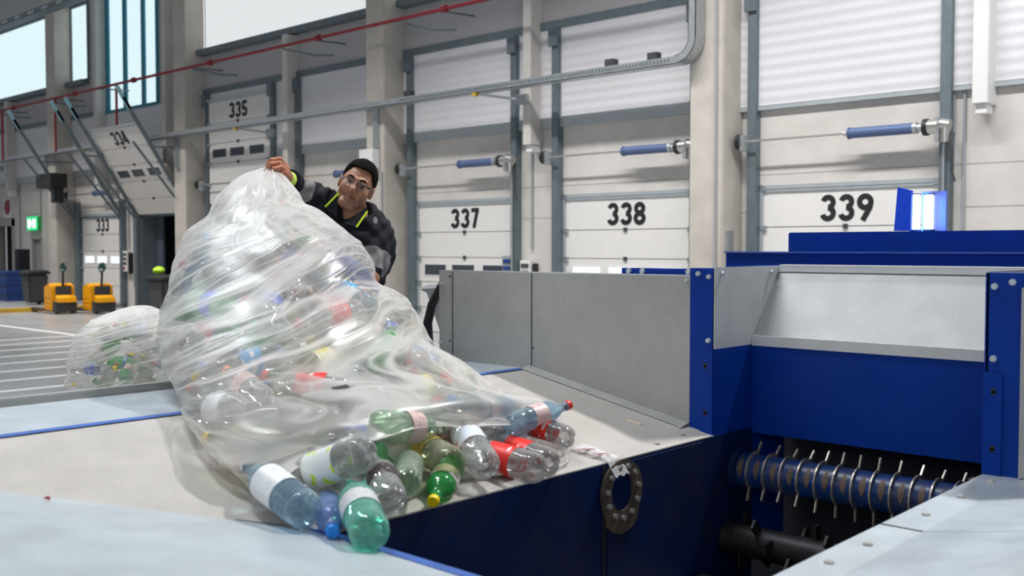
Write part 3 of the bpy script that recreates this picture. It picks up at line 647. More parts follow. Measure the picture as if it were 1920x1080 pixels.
# roller with hooked teeth
RY, RZ, RR = 3.235, .928, .062
rol = obj('feed_roller', MB().cyl((XL+.012, RY, RZ), (XR-.01, RY, RZ), RR, n=36), M['rollblue'], hop)
obj('roller_collar', MB().cyl((XL+.008, RY, RZ), (XL+.03, RY, RZ), RR+.02, n=28), M['deepblue'], rol)
nt_ = 13
for i in range(nt_):
    x = XL+.075+i*.0635; a0 = math.radians(78 - 16*math.sin(i*.75)); sp = math.radians(150)
    tm = MB(); n = 14; ro = RR+.012
    for k in range(n):
        t0, t1 = a0+sp*k/n, a0+sp*(k+1)/n
        P = [(RY+math.cos(t)*r, RZ+math.sin(t)*r) for t, r in ((t0, RR-.003), (t1, RR-.003), (t1, ro), (t0, ro))]
        tm.add([(x-.0025, y, z) for y, z in P]+[(x+.0025, y, z) for y, z in P], [(0,1,2,3),(7,6,5,4),(0,4,5,1),(1,5,6,2),(2,6,7,3),(3,7,4,0)])
    for t, s in ((a0, 1), (a0+sp, -1)):
        c, d = math.cos(t), math.sin(t); tx, tz = -d*(-s), c*(-s)
        p = Vector((x, RY+c*(RR), RZ+d*(RR))); q = Vector((x, RY+c*(RR+.045)+tx*.022, RZ+d*(RR+.045)+tz*.022))
        tm.beam(p, q, .006, .012, up=(0, -d, c))
    obj('tooth', tm, M['tooth'], rol)
for i in range(nt_+1):
    x = XL+.045+i*.0635; b = MB(); n = 6
    for k in range(n):
        t0, t1 = math.radians(128+k*11), math.radians(139+k*11); hw = .009*math.sin(PI*(k+.2)/n)+.002; hw2 = .009*math.sin(PI*(k+1.0)/n)+.002; r = RR+.0012
        b.add([(x-hw, RY+math.cos(t0)*r, RZ+math.sin(t0)*r), (x+hw, RY+math.cos(t0)*r, RZ+math.sin(t0)*r), (x+hw2, RY+math.cos(t1)*r, RZ+math.sin(t1)*r), (x-hw2, RY+math.cos(t1)*r, RZ+math.sin(t1)*r)], [(0, 1, 2, 3)])
    obj('wear_mark', b, M['scrape'], rol)
M['shadesteel'] = mat('pit_shaded_steel', (.02, .02, .022), .5, .4, var=.4, scale=30)  # steel colour taken near black to stand for the shade in the pit
rol2 = obj('lower_roller', MB().cyl((XL+.012, 3.15, .70), (XR-.01, 3.15, .70), .055, n=28), M['shadesteel'], hop)
for i in range(12):
    x = XL+.08+i*.066; a = 1.2+i*.8; b = MB()
    for s in (0, PI): b.beam((x, 3.15+.05*math.cos(a+s), .70+.05*math.sin(a+s)), (x, 3.15+.1*math.cos(a+s+.2), .70+.1*math.sin(a+s+.2)), .01, .035, up=(0, -math.sin(a+s), math.cos(a+s)))
    objs('tooth', b, M['shadesteel'], rol2)
fz = MB(); rnd = random.Random(5)
for i in range(60):
    p = Vector((XR-.055, 3.2, .985)); pts = [p]
    d = Vector((rnd.uniform(-.5, .6), rnd.uniform(-.6, .3), rnd.uniform(-.2, 1))).normalized()
    for k in range(4): d = (d+Vector((rnd.uniform(-.6, .6), rnd.uniform(-.6, .6), rnd.uniform(-.6, .6)))).normalized(); pts.append(pts[-1]+d*.013)
    fz.tube(pts, .0008, 3, False)
tag(obj('frayed_twine', fz, mat('straw_twine', (.55, .47, .38), .8)), 'frayed tuft of twine wound on the right end of the roller', 'twine', kind='stuff')
# stepped blue housing behind
obj('housing', MB().box((-2.36, 3.98, .0), (1.2, 4.6, 1.704)), M['blue'], hop, .004)
obj('housing_edge', MB().box((-2.36, 3.965, 1.70), (1.2, 3.985, 1.707)), M['tape'], hop)
obj('housing', MB().box((-2.38, 4.6, .0), (1.2, 6.0, 1.798)), M['blue'], hop, .004)
obj('housing', MB().box((XL-.2, 3.645, .0), (1.2, 3.98, 1.65)), M['blue'], hop)
# signal lamp
lp = thing('signal_lamp', 'blue-white signal lamp with two lit tubes on the blue machine housing', 'lamp', (-1.76, 4.64, 1.798))
fin = on(1676, 433, 1, 4.62); 
a_ = [on(1676, 433, 1, 4.62), on(1707, 433, 1, 4.62), on(1709, 357, 1, 4.62), on(1683, 351, 1, 4.62)]
obj('side_fin', MB().slab([(p.x, p.y, max(p.z, 1.799)) for p in a_], (0, .02, 0)), mat('bright_blue_fin', (.0, .08, .75), .4), lp)
for k, (x0, x1) in enumerate(((1708, 1724), (1733, 1749))):
    p, q = on(x0, 433, 1, 4.66), on(x1, 362, 1, 4.66); xm, r = (p.x+q.x)/2, abs(q.x-p.x)/2
    tb_ = obj('lit_tube', MB().box((p.x, 4.65, 1.805), (q.x, 4.68, q.z-.006)), emit('blue_white_light', (.62, .78, 1), 3.2), lp, .004)
    obj('tube_base', MB().box((p.x, 4.645, 1.798), (q.x, 4.69, 1.806)), M['black'], lp); obj('tube_cap', MB().box((p.x, 4.645, q.z-.006), (q.x, 4.69, q.z-.002)), M['darkgrey'], lp)
obj('clear_cover', MB().box((a_[1].x+.02, 4.70, 1.799), (q.x+.045, 4.72, q.z+.01)), mat('pale_blue_back', (.22, .26, .62), .4), lp)
bl = bpy.data.lights.new('signal_glow', 'AREA'); bl.shape = 'RECTANGLE'; bl.size = .1; bl.size_y = .14; bl.energy = 5; bl.color = (.05, .2, 1)
blo = bpy.data.objects.new('signal_glow', bl); sc.collection.objects.link(blo); blo.parent = lp; blo.location = (0, -.0, .08); blo.rotation_euler = (PI/2, 0, 0)
# hose and folded sheet by the end of the side wall
hs = on(822, 540, 1, 3.25)
tag(obj('hose', MB().tube([on(x, y, 1, 3.3) for x, y in ((838, 520), (822, 548), (810, 572), (802, 605), (804, 640), (812, 690))] + [Vector((on(815, 760, 1, 3.3).x, 3.3, z)) for z in (1.0, .5, .03)], .022, 14), M['black']), 'thick black hose curving out behind the galvanised side wall', 'hose')
t = thing('sheet_bracket', 'folded bright sheet metal bracket behind the end of the side wall', 'bracket', tuple(on(815, 560, 1, 3.42)))
q = [on(788, 543, 1, 3.45), on(830, 541, 1, 3.45), on(846, 620, 1, 3.45), on(838, 650, 1, 3.45), on(824, 618, 1, 3.45), on(800, 549, 1, 3.45)]
obj('web', MB().slab(q, (0, .004, 0)), M['chute'], t); obj('fold', MB().slab([q[0], q[1], q[1]+Vector((0, .05, .02)), q[0]+Vector((0, .05, .02))], (0, 0, .003)), M['chute'], t)
obj('stand', MB().box((-3.32, 3.42, 0), (-3.27, 3.47, 1.3)), M['galv'], t)
# scraps
def scrap(name, px, py, label, cat, col, build):
    z = 1.1; p = on(px, py, 2, z)
    for _ in range(6): z = zs(p.x, p.y); p = on(px, py, 2, z)
    mb = MB(); build(mb, p); return tag(obj(name, mb, col), label, cat)
scrap('wood_chip', 1187, 793, 'thin pale wood splinter lying on the apron near the blue post', 'splinter', mat('pale_wood', (.75, .6, .42), .8), lambda m, p: m.beam(p+Vector((-.028, -.0, .008)), p+Vector((.03, .004, -.002)), .009, .003))
scrap('plastic_shard', 88, 939, 'small red plastic shard on the near galvanised plate', 'shard', M['red'], lambda m, p: m.tube([p+Vector((-.012, 0, .004)), p+Vector((0, .004, .006)), p+Vector((.008, .002, .004))], [.002, .004, .002], 6))
# film scrap hanging over the lip
sm = MB(); rnd = random.Random(3)
p0, nu, nv = Vector((XL-.11, 2.5, zs(XL-.11, 2.5)+.004)), 16, 8
for i in range(nu+1):
    for j in range(nv+1):
        u, v = i/nu, j/nv
        x = XL-.13+u*.16; y = 2.43+v*.075+u*.035; z = (zs(x, y) if x < XL else ZL-(x-XL)*1.6)+.006+.004*math.sin(v*14+u*3)+.003*rnd.random(); sm.v.append((x, y, z))
for i in range(nu):
    for j in range(nv): a = i*(nv+1)+j; sm.f.append((a, a+nv+1, a+nv+2, a+1))
M['scrapfilm'] = mat('clear_film_scrap', (.85, .85, .87), .2, var=.05); M['scrapfilm'].node_tree.nodes['Principled BSDF'].inputs['Alpha'].default_value = .5
fs = tag(obj('torn_film', sm, M['scrapfilm']), 'crumpled clear film scrap with red print hanging over the pit edge', 'film scrap')
rp = MB()
for u0 in (.2, .5):
    rp.add([(XL-.13+.16*u0, 2.435+u0*.035, zs(XL-.13+.16*u0, 2.4)+.013), (XL-.13+.16*u0+.012, 2.435+u0*.035, zs(XL-.13+.16*u0, 2.4)+.012), (XL-.13+.16*u0+.03, 2.49+u0*.035, zs(XL-.1+.16*u0, 2.4)+.013), (XL-.13+.16*u0+.018, 2.49+u0*.035, zs(XL-.1+.16*u0, 2.4)+.014)], [(0, 1, 2, 3)])
objs('red_print', rp, M['red'], fs)
# ---------------------------------------------------------------- plastic bottles and film bags
from mathutils import noise
from mathutils.bvhtree import BVHTree
def film_mat(name, milk=1.0):
    m = bpy.data.materials.new(name); m.use_nodes = True; nt = m.node_tree; N, L = nt.nodes, nt.links; N.clear()
    def nd(t, **k):
        n = N.new(t)
        for a, v in k.items(): setattr(n, a, v)
        return n
    def math_(op, a, b=None, c=None, clamp=False):
        n = nd('ShaderNodeMath', operation=op, use_clamp=clamp)
        for i, v in enumerate((a, b, c)):
            if v is None: continue
            if isinstance(v, (int, float)): n.inputs[i].default_value = v
            else: L.new(v, n.inputs[i])
        return n.outputs[0]
    def attr(nm, vec=False):
        n = nd('ShaderNodeAttribute'); n.attribute_name = nm; return n.outputs['Vector' if vec else 'Fac']
    def ridged(vec, scale, k, detail=2, stretch=(1, 1, 1)):
        mp = nd('ShaderNodeMapping'); mp.inputs['Scale'].default_value = stretch; L.new(vec, mp.inputs[0])
        n = nd('ShaderNodeTexNoise'); n.inputs['Scale'].default_value = scale; n.inputs['Detail'].default_value = detail; L.new(mp.outputs[0], n.inputs['Vector'])
        return math_('SUBTRACT', 1, math_('MULTIPLY', math_('ABSOLUTE', math_('SUBTRACT', n.outputs[0], .5)), k), clamp=True)
    fA, fB, wt, fold = attr('flow_long', True), attr('flow_top', True), attr('gather'), attr('fold')
    inv = math_('SUBTRACT', 1, wt)
    rA1, rA2, rA3 = ridged(fA, 1.0, 17, 1), ridged(fA, 2.1, 20, 1), ridged(fA, 4.0, 18, 1)
    rB1, rB2 = ridged(fB, 1.0, 14), ridged(fB, 2.6, 12)
    line = math_('ADD', math_('MULTIPLY', inv, math_('MAXIMUM', rA1, math_('MULTIPLY', rA2, .95))), math_('MULTIPLY', wt, math_('MULTIPLY', math_('MAXIMUM', rB1, rB2), .38)))
    fine = math_('ADD', math_('MULTIPLY', inv, rA3), math_('MULTIPLY', wt, rB2))
    tc = nd('ShaderNodeTexCoord'); nz = nd('ShaderNodeTexNoise'); nz.inputs['Scale'].default_value = 5; nz.inputs['Detail'].default_value = 3; L.new(tc.outputs['Object'], nz.inputs['Vector'])
    patch = math_('MULTIPLY', math_('SUBTRACT', nz.outputs[0], .42), 1.4)
    op = math_('ADD', fold, math_('ADD', math_('MULTIPLY', line, .62), math_('ADD', math_('MULTIPLY', fine, .24), math_('MULTIPLY', patch, .38))))
    op = math_('MINIMUM', math_('MAXIMUM', math_('MULTIPLY', op, milk), .05), .86)
    hgt = math_('ADD', line, math_('MULTIPLY', fine, .4))
    bp = nd('ShaderNodeBump'); bp.inputs['Strength'].default_value = .4; bp.inputs['Distance'].default_value = .004; L.new(hgt, bp.inputs['Height'])
    out = nd('ShaderNodeOutputMaterial'); tr = nd('ShaderNodeBsdfTransparent'); tr.inputs[0].default_value = (.97, .965, .955, 1)
    df = nd('ShaderNodeBsdfDiffuse'); df.inputs[0].default_value = (.84, .825, .80, 1)
    tl = nd('ShaderNodeBsdfTranslucent'); tl.inputs[0].default_value = (.82, .795, .77, 1)
    gl = nd('ShaderNodeBsdfGlossy'); gl.inputs['Roughness'].default_value = .33
    for g in (df, gl): L.new(bp.outputs[0], g.inputs['Normal'])
    mm = nd('ShaderNodeMixShader'); mm.inputs[0].default_value = .42; L.new(df.outputs[0], mm.inputs[1]); L.new(tl.outputs[0], mm.inputs[2])
    m1 = nd('ShaderNodeMixShader'); L.new(op, m1.inputs[0]); L.new(tr.outputs[0], m1.inputs[1]); L.new(mm.outputs[0], m1.inputs[2])
    fr = nd('ShaderNodeFresnel'); fr.inputs[0].default_value = 1.45; L.new(bp.outputs[0], fr.inputs['Normal'])
    m2 = nd('ShaderNodeMixShader'); L.new(math_('MINIMUM', math_('MULTIPLY', fr.outputs[0], .2), .07), m2.inputs[0]); L.new(m1.outputs[0], m2.inputs[1]); L.new(gl.outputs[0], m2.inputs[2])
    L.new(m2.outputs[0], out.inputs[0]); return m
def pet(name, col, haze=.05, rough=.06):
    m = bpy.data.materials.new(name); m.use_nodes = True; nt = m.node_tree; N, L = nt.nodes, nt.links; N.clear()
    out = N.new('ShaderNodeOutputMaterial'); tr = N.new('ShaderNodeBsdfTransparent'); tr.inputs[0].default_value = (*col, 1)
    df = N.new('ShaderNodeBsdfDiffuse'); df.inputs[0].default_value = (*[min(1, c*.9+.05) for c in col], 1)
    gl = N.new('ShaderNodeBsdfGlossy'); gl.inputs['Roughness'].default_value = rough
    tc = N.new('ShaderNodeTexCoord'); nz = N.new('ShaderNodeTexNoise'); nz.inputs['Scale'].default_value = 30; nz.inputs['Detail'].default_value = 2
    L.new(tc.outputs['Object'], nz.inputs['Vector']); bp = N.new('ShaderNodeBump'); bp.inputs['Strength'].default_value = .35; bp.inputs['Distance'].default_value = .006
    L.new(nz.outputs[0], bp.inputs['Height']); L.new(bp.outputs[0], gl.inputs['Normal'])
    lw = N.new('ShaderNodeLayerWeight'); lw.inputs[0].default_value = .35
    h = N.new('ShaderNodeMath'); h.operation = 'MULTIPLY_ADD'; h.inputs[1].default_value = .35; h.inputs[2].default_value = haze; L.new(lw.outputs['Facing'], h.inputs[0])
    m1 = N.new('ShaderNodeMixShader'); L.new(h.outputs[0], m1.inputs[0]); L.new(tr.outputs[0], m1.inputs[1]); L.new(df.outputs[0], m1.inputs[2])
    fr = N.new('ShaderNodeFresnel'); fr.inputs[0].default_value = 1.6; L.new(bp.outputs[0], fr.inputs['Normal'])
    f2 = N.new('ShaderNodeMath'); f2.operation = 'MULTIPLY'; f2.inputs[1].default_value = .7; L.new(fr.outputs[0], f2.inputs[0])
    m2 = N.new('ShaderNodeMixShader'); L.new(f2.outputs[0], m2.inputs[0]); L.new(m1.outputs[0], m2.inputs[1]); L.new(gl.outputs[0], m2.inputs[2])
    L.new(m2.outputs[0], out.inputs[0]); return m
PET = {'clear': pet('clear_pet', (.93, .94, .94)), 'grey-tinted': pet('greyish_pet', (.80, .79, .79)), 'green': pet('green_pet', (.22, .72, .33), .16), 'bright green': pet('bright_green_pet', (.06, .72, .16), .14),
       'teal': pet('teal_pet', (.35, .86, .72), .12), 'light blue': pet('light_blue_pet', (.62, .80, .92), .10), 'olive': pet('olive_pet', (.74, .76, .55), .08), 'brown': pet('brown_pet', (.38, .26, .2), .2),
       'blue': pet('blue_pet', (.35, .5, .9), .2), 'pale green': pet('pale_green_pet', (.72, .86, .72), .08)}
def pl_(c): return mat('cap_plastic', c, .35)
CAP = {'red': pl_((.70, .02, .02)), 'yellow': pl_((.90, .66, .0)), 'orange': pl_((.85, .16, .03)), 'magenta': pl_((.45, .01, .10)), 'blue': pl_((.01, .22, .75)), 'white': pl_((.75, .75, .76)),
       'black': pl_((.015, .015, .02)), 'teal': pl_((.0, .42, .33)), 'green': pl_((.03, .40, .10)), 'grey': pl_((.2, .2, .22))}
def lab_mat(name, a, b=None, s=3, amt=.5):
    m = mat(name, a, .4)
    if b:
        nt = m.node_tree; N, L = nt.nodes, nt.links; tc = N.new('ShaderNodeTexCoord'); mp = N.new('ShaderNodeMapping'); mp.inputs['Scale'].default_value = (30, 30, 60)
        v = N.new('ShaderNodeTexVoronoi'); v.inputs['Scale'].default_value = s; L.new(tc.outputs['Object'], mp.inputs[0]); L.new(mp.outputs[0], v.inputs['Vector'])
        r = N.new('ShaderNodeMath'); r.operation = 'LESS_THAN'; r.inputs[1].default_value = amt; L.new(v.outputs[0], r.inputs[0])
        mx = N.new('ShaderNodeMix'); mx.data_type = 'RGBA'; mx.inputs[6].default_value = (*a, 1); mx.inputs[7].default_value = (*b, 1); L.new(r.outputs[0], mx.inputs[0])
        L.new(mx.outputs[2], N['Principled BSDF'].inputs['Base Color'])
    return m
LAB = {'red': lab_mat('red_label', (.80, .03, .02), (.75, .7, .68), .6, .22), 'white': lab_mat('white_label', (.75, .76, .78), (.35, .4, .5), 1.6, .16), 'blue': lab_mat('blue_label', (.02, .09, .6), (.6, .7, .9), 1.0, .3),
       'dark': lab_mat('dark_label', (.05, .035, .04), (.35, .3, .3), 1.4, .2), 'lime': lab_mat('white_lime_label', (.72, .75, .74), (.55, .75, .03), .7, .34), 'yellow': lab_mat('yellow_label', (.75, .65, .08), (.8, .8, .7), 1, .3),
       'pink': lab_mat('pink_label', (.7, .52, .5), (.5, .1, .1), 1.4, .2), 'colourful': lab_mat('colourful_label', (.7, .75, .85), (.75, .12, .05), 1, .28), 'sky blue': lab_mat('sky_blue_label', (.02, .35, .7), (.75, .78, .8), .8, .35), 'gold': lab_mat('gold_label', (.55, .35, .06), (.7, .6, .4), 1.2, .3), 'silver': lab_mat('silver_label', (.6, .6, .62), (.3, .32, .35), 1.5, .2)}
def body_mesh(kind, crush, seed):
    R_, L_ = {'big': (.044, .30), 'mid': (.038, .25), 'small': (.032, .20), 'ribbed': (.045, .31)}[kind]
    prof = [(.0005, .006), (.35*R_, .004), (.6*R_, .0), (.82*R_, .004), (.95*R_, .014), (R_, .03)]
    zb = L_*.62; n = 26 if kind == 'ribbed' else 14
    for i in range(1, n+1):
        z = .03+(zb-.03)*i/n
        if kind == 'ribbed': r = R_-(.0028 if i % 2 else 0)
        elif .30*L_ < z < .58*L_: r = R_-.0012
        else: r = R_ - (.002 if (i % 3 == 0) else 0)
        prof.append((r, z))
    for i in range(1, 8):
        t = i/8; prof.append((R_+(.013-R_)*(t*t*(3-2*t)), zb+(L_-.03-zb)*t))
    prof += [(.013, L_-.03), (.0125, L_-.022), (.0155, L_-.021), (.0155, L_-.018), (.0118, L_-.017), (.0118, L_-.001)]
    rnd = random.Random(seed)
    dents = [(rnd.uniform(.04, zb), rnd.uniform(0, 6.28), rnd.uniform(.25, .5)) for _ in range(3)] if crush else []
    def fn(r, z, a):
        if z < .016 and r > .3*R_: r *= 1-.10*max(0, math.cos(5*a))*(1-z/.02)
        for dz, da, dd in dents:
            w_ = math.exp(-((z-dz)/.035)**2)*max(0, math.cos(a-da))**2; r *= 1-dd*w_
        return r
    mb = MB(); b0 = len(mb.v); mb.lathe(prof, 28, fn)
    for k in range(28):
        for i, (r, z) in enumerate(prof[:5]):
            a = 2*PI*k/28
            if 2 <= i <= 4:
                x, y, zz = mb.v[i*28+k]; mb.v[i*28+k] = (x, y, zz+.006*max(0, -math.cos(5*a))*(1 if i < 4 else .4))
    mb.f.append(tuple(range(27, -1, -1)))
    def lab(z0, z1):
        m2 = MB(); P = [z0+(z1-z0)*i/6 for i in range(7)]
        m2.lathe([(R_+.0006, z) for z in P], 28, lambda r, z, a: max(fn(R_, z, a)+.0009, .004)); return m2
    cap = MB(); cap.lathe([(.0145, L_-.0165), (.0152, L_-.014), (.0152, L_-.002), (.0135, L_+.001), (.0005, L_+.001)], 20, lambda r, z, a: r*(1+.02*(math.cos(20*a) > 0)) if r > .014 else r)
    return mb, lab, cap, R_, L_
_cache = {}
def _data(key, fn, m):
    if key not in _cache:
        o = obj('tmp', fn(), m); _cache[key] = o.data; bpy.data.objects.remove(o)
    return _cache[key]
def bottle(kind, col, cap, lab, base, neck, label, group, crush=0, parent=None):
    body, labf, capb, R_, L_ = _cache.setdefault(('g', kind, crush), body_mesh(kind, crush, 7+crush)) if ('g', kind, crush) in _cache else _cache.setdefault(('g', kind, crush), body_mesh(kind, crush, 7+crush))
    base, neck = Vector(base), Vector(neck); d = (neck-base).normalized()
    q = Vector((0, 0, 1)).rotation_difference(d)
    t = thing('plastic_bottle', label, 'bottle', tuple(base), group); t.rotation_mode = 'QUATERNION'; t.rotation_quaternion = q @ Matrix.Rotation(random.Random(int(base.x*1e5)).uniform(0, 6.28), 3, 'Z').to_quaternion()
    def part(name, data):
        o = bpy.data.objects.new(name, data); sc.collection.objects.link(o); o.parent = t; return o
    part('bottle_body', _data(('b', kind, crush, col), lambda: body, PET[col]))
    if cap: part('cap', _data(('c', kind, cap), lambda: capb, CAP[cap]))
    if lab:
        lo, hi = {'big': (.105, .165), 'mid': (.09, .14), 'small': (.07, .11), 'ribbed': (.12, .18)}[kind]
        if lab in ('red', 'lime', 'white'): lo -= .02; hi += .012
        part('paper_label', _data(('l', kind, crush, lab), lambda: labf(lo, hi), LAB[lab]))
    return t
DIM = {'big': (.045, .30), 'mid': (.039, .25), 'small': (.033, .20), 'ribbed': (.046, .31)}
# ---- main bag: rings (left px, py, depth, right px, py, depth, front depth, front rise, back depth)
RG = [(503, 316, 4.02, 520, 318, 4.02, 4.00, 0, 4.04), (488, 322, 4.00, 534, 330, 4.00, 3.94, 0, 4.06), (440, 345, 3.95, 560, 362, 3.98, 3.84, 0, 4.10), (405, 376, 3.90, 573, 386, 3.96, 3.76, 0, 4.12), (391, 408, 3.86, 605, 402, 3.95, 3.68, 0, 4.13),
      (352, 440, 3.82, 645, 437, 3.94, 3.58, 0, 4.13), (333, 475, 3.78, 676, 464, 3.93, 3.50, 0, 4.13), (320, 515, 3.74, 698, 492, 3.92, 3.42, 0, 4.13), (316, 545, 3.68, 704, 528, 3.92, 3.34, 0, 4.12),
      (303, 590, 3.60, 748, 556, 3.92, 3.24, .0, 4.10), (302, 645, 3.50, 784, 600, 3.92, 3.12, .0, 4.08), (315, 698, 3.38, 806, 648, 3.90, 3.00, .01, 4.05), (346, 746, 3.18, 852, 684, 3.86, 2.88, .05, 4.0),
      (352, 790, 2.98, 897, 714, 3.74, 2.78, .10, 3.9), (385, 838, 2.70, 952, 753, 3.55, 2.70, .15, 3.6), (440, 886, 2.56, 1035, 776, 3.40, 2.66, .14, 3.4)]
NH = 110
def half(c, a, f, n, p):
    """quarter-smooth arch from c-a over f to c+a"""
    out = []
    for i in range(n):
        t = -PI+PI*i/n
        out.append(c + a*math.copysign(abs(math.cos(t))**p, math.cos(t)) + (f-c)*abs(math.sin(t))**p)
    return out
def surf(p):
    x, y = p.x, p.y
    return (1.268 if x < XD-.42 else zs(x, y)) + .004
rings = []
def pxof(p): q = p-CP; return 960+1911*q.dot(RT)/q.dot(FW)
for k, (lx, ly, ld, rx, ry, rd, fd, fz, bd) in enumerate(RG):
    Lp, Rp = at(lx, ly, ld), at(rx, ry, rd)
    for it in range(4):       # narrow the ring until its outline, seen as a whole, has the wanted width
        c = (Lp+Rp)/2; a = (Rp-Lp)/2; mx = (lx+rx)/2 + (0 if k < 9 else (k-8)*4); r = ray(mx, 500)
        F_ = CP+r*fd; F_.z = c.z+fz; B_ = CP+r*bd; B_.z = c.z
        if k >= 9:
            fd2, fz2 = {9: (3.24, 1.53), 10: (3.14, 1.475), 11: (3.05, 1.42), 12: (2.95, 1.375), 13: (2.86, 1.345), 14: (2.77, 1.315), 15: (2.70, 1.285)}[k]; F_ = CP+r*fd2; F_.z = fz2
        if k >= 10:
            B_ = CP+r*{10: 4.05, 11: 3.98, 12: 3.75, 13: 3.50, 14: 3.22, 15: 3.05}[k]; B_.z = surf(B_)-.25 if k > 10 else c.z-.06
            if k == 11: B_.z = 1.236
        rg_ = half(c, a, F_, NH, .86)+half(c, -a, B_, NH, .9); xs = [pxof(p) for p in rg_]; u = (Rp-Lp).normalized(); sc_ = fd/1911*.9
        Lp = Lp + u*(lx-min(xs))*sc_; Rp = Rp + u*(rx-max(xs))*sc_
    rings.append(rg_)
def resample(P, n):
    P = [Vector(p) for p in P]; D = [0]
    for i in range(1, len(P)): D.append(D[-1]+(P[i]-P[i-1]).length)
    out = []
    for k in range(n):
        s = D[-1]*k/n; i = max(j for j in range(len(D)-1) if D[j] <= s)
        t = (s-D[i])/max(D[i+1]-D[i], 1e-6); p0, p1, p2, p3 = P[max(i-1, 0)], P[i], P[i+1], P[min(i+2, len(P)-1)]
        out.append(.5*((2*p1)+(p2-p0)*t+(2*p0-5*p1+4*p2-p3)*t*t+(3*p1-p0-3*p2+p3)*t**3))
    return out
def onsurf(px, py, dz=.004):
    p = on(px, py, 2, 1.15)
    for _ in range(8): p = on(px, py, 2, zs(p.x, p.y)+dz)
    return p
hemA = [at(505, 940, 2.42), at(500, 900, 2.44), at(530, 868, 2.48), at(600, 838, 2.52), at(690, 806, 2.58), at(780, 790, 2.70), at(870, 786, 2.88), at(960, 786, 3.02), at(1030, 778, 3.2), at(1060, 800, 3.24)]
hemAb = [onsurf(1050, 860), onsurf(960, 885), onsurf(850, 895), onsurf(760, 925), onsurf(680, 960), onsurf(600, 960), onsurf(540, 955), at(505, 940, 2.42)]
hemB = [onsurf(556, 975), at(548, 925, 2.39), at(556, 892, 2.42), at(630, 862, 2.47), at(695, 834, 2.53), at(785, 806, 2.68), at(870, 800, 2.84), at(960, 798, 2.98), at(1030, 786, 3.12), at(1064, 812, 3.16)]
hemBb = [onsurf(1062, 872), onsurf(1000, 892), onsurf(900, 897), onsurf(820, 915), onsurf(740, 952), onsurf(680, 985), onsurf(620, 985), onsurf(556, 975)]
rings.append(resample(hemA, NH)+resample([hemA[-1]]+hemAb, NH)); rings.append(resample(hemB, NH)+resample([hemB[-1]]+hemBb, NH))
SUB = 14
def catmull(rows, sub):
    A_ = np.array([[tuple(p) for p in r] for r in rows], float); out = []
    m = len(A_)
    for i in range(m-1):
        p0, p1, p2, p3 = A_[max(i-1, 0)], A_[i], A_[i+1], A_[min(i+2, m-1)]
        for k in range(sub):
            t = k/sub; out.append(.5*((2*p1)+(p2-p0)*t+(2*p0-5*p1+4*p2-p3)*t*t+(3*p1-p0-3*p2+p3)*t**3))
    out.append(A_[-1]); return np.array(out)
G = catmull(rings, SUB)
for i in range(G.shape[0]):
    for j in range(G.shape[1]):
        G[i, j, 2] = max(G[i, j, 2], surf(Vector(G[i, j])))
def grid_normals(G):
    du = np.roll(G, -1, 1)-np.roll(G, 1, 1); dv = np.gradient(G, axis=0); n = np.cross(du, dv); n /= np.linalg.norm(n, axis=2, keepdims=True)+1e-9
    return n
def ridge(x): return max(0., 1-abs(x)*3.2)
def wrinkle(G, axis_top, amp, kind='main', seed=0.):
    """film folds: radial from the gathered end, then long folds running round the sack"""
    Nn = grid_normals(G); cen = G.mean(1, keepdims=True)
    if ((G-cen)*Nn).sum() < 0: Nn = -Nn
    m, n, _ = G.shape; out = G.copy(); fold = np.zeros((m, n)); T = Vector(axis_top); FL = np.zeros((m, n, 3)); FT = np.zeros((m, n, 3)); WT = np.zeros((m, n))
    f1 = (RT + UP*.26).normalized(); f2 = (UP - RT*.26).normalized()
    for i in range(m):
        v = i/(m-1); wt = max(0., min(1., (.40-v)/.16)) if kind == 'main' else max(0., min(1., (.25-v)/.15)); WT[i] = wt
        for j in range(n):
            p = Vector(G[i, j]); q = p-T
            ang = math.atan2(q.dot(RT), -q.z+.02); rr = q.length; dp = p.dot(FW)
            lump = noise.noise((p.x*4.5, p.y*4.5, p.z*4.5+seed)); wob = .5*noise.noise((p.x*3+7, p.y*3, p.z*3))
            s1 = p.dot(RT); sl_ = .42-.5*max(0., v-.35) if kind == 'main' else .3; s2 = p.dot(UP)-sl_*(s1+2.0) if kind == 'main' else p.dot(UP)-sl_*s1; wv = .010*math.sin(s1*5+seed)+.018*lump
            FL[i, j] = (s1*.6+seed, (s2+wv)*11, dp*.8); FT[i, j] = ((ang+wob*.6)*2.0+seed, rr*2.4+wob, dp*2.0)
            a = noise.noise(FT[i, j]*1.1); c = noise.noise(FL[i, j]*1.1); e = noise.noise((p.x*7, p.y*7, p.z*7+seed)); g = noise.noise((p.x*16, p.y*16, p.z*16))
            h = ridge(a)*wt+ridge(c)*(1-wt)
            out[i, j] += Nn[i, j]*amp*(.45 + (h-.3)*.55 + .6*e + .9*lump + .16*g)
            fold[i, j] = .21 + .10*max(0., min(1., (v-.7)/.15)) + .30*wt + .20*lump
    wrinkle.last = (FL, FT, WT)
    return out, np.clip(fold, .05, .85), Nn
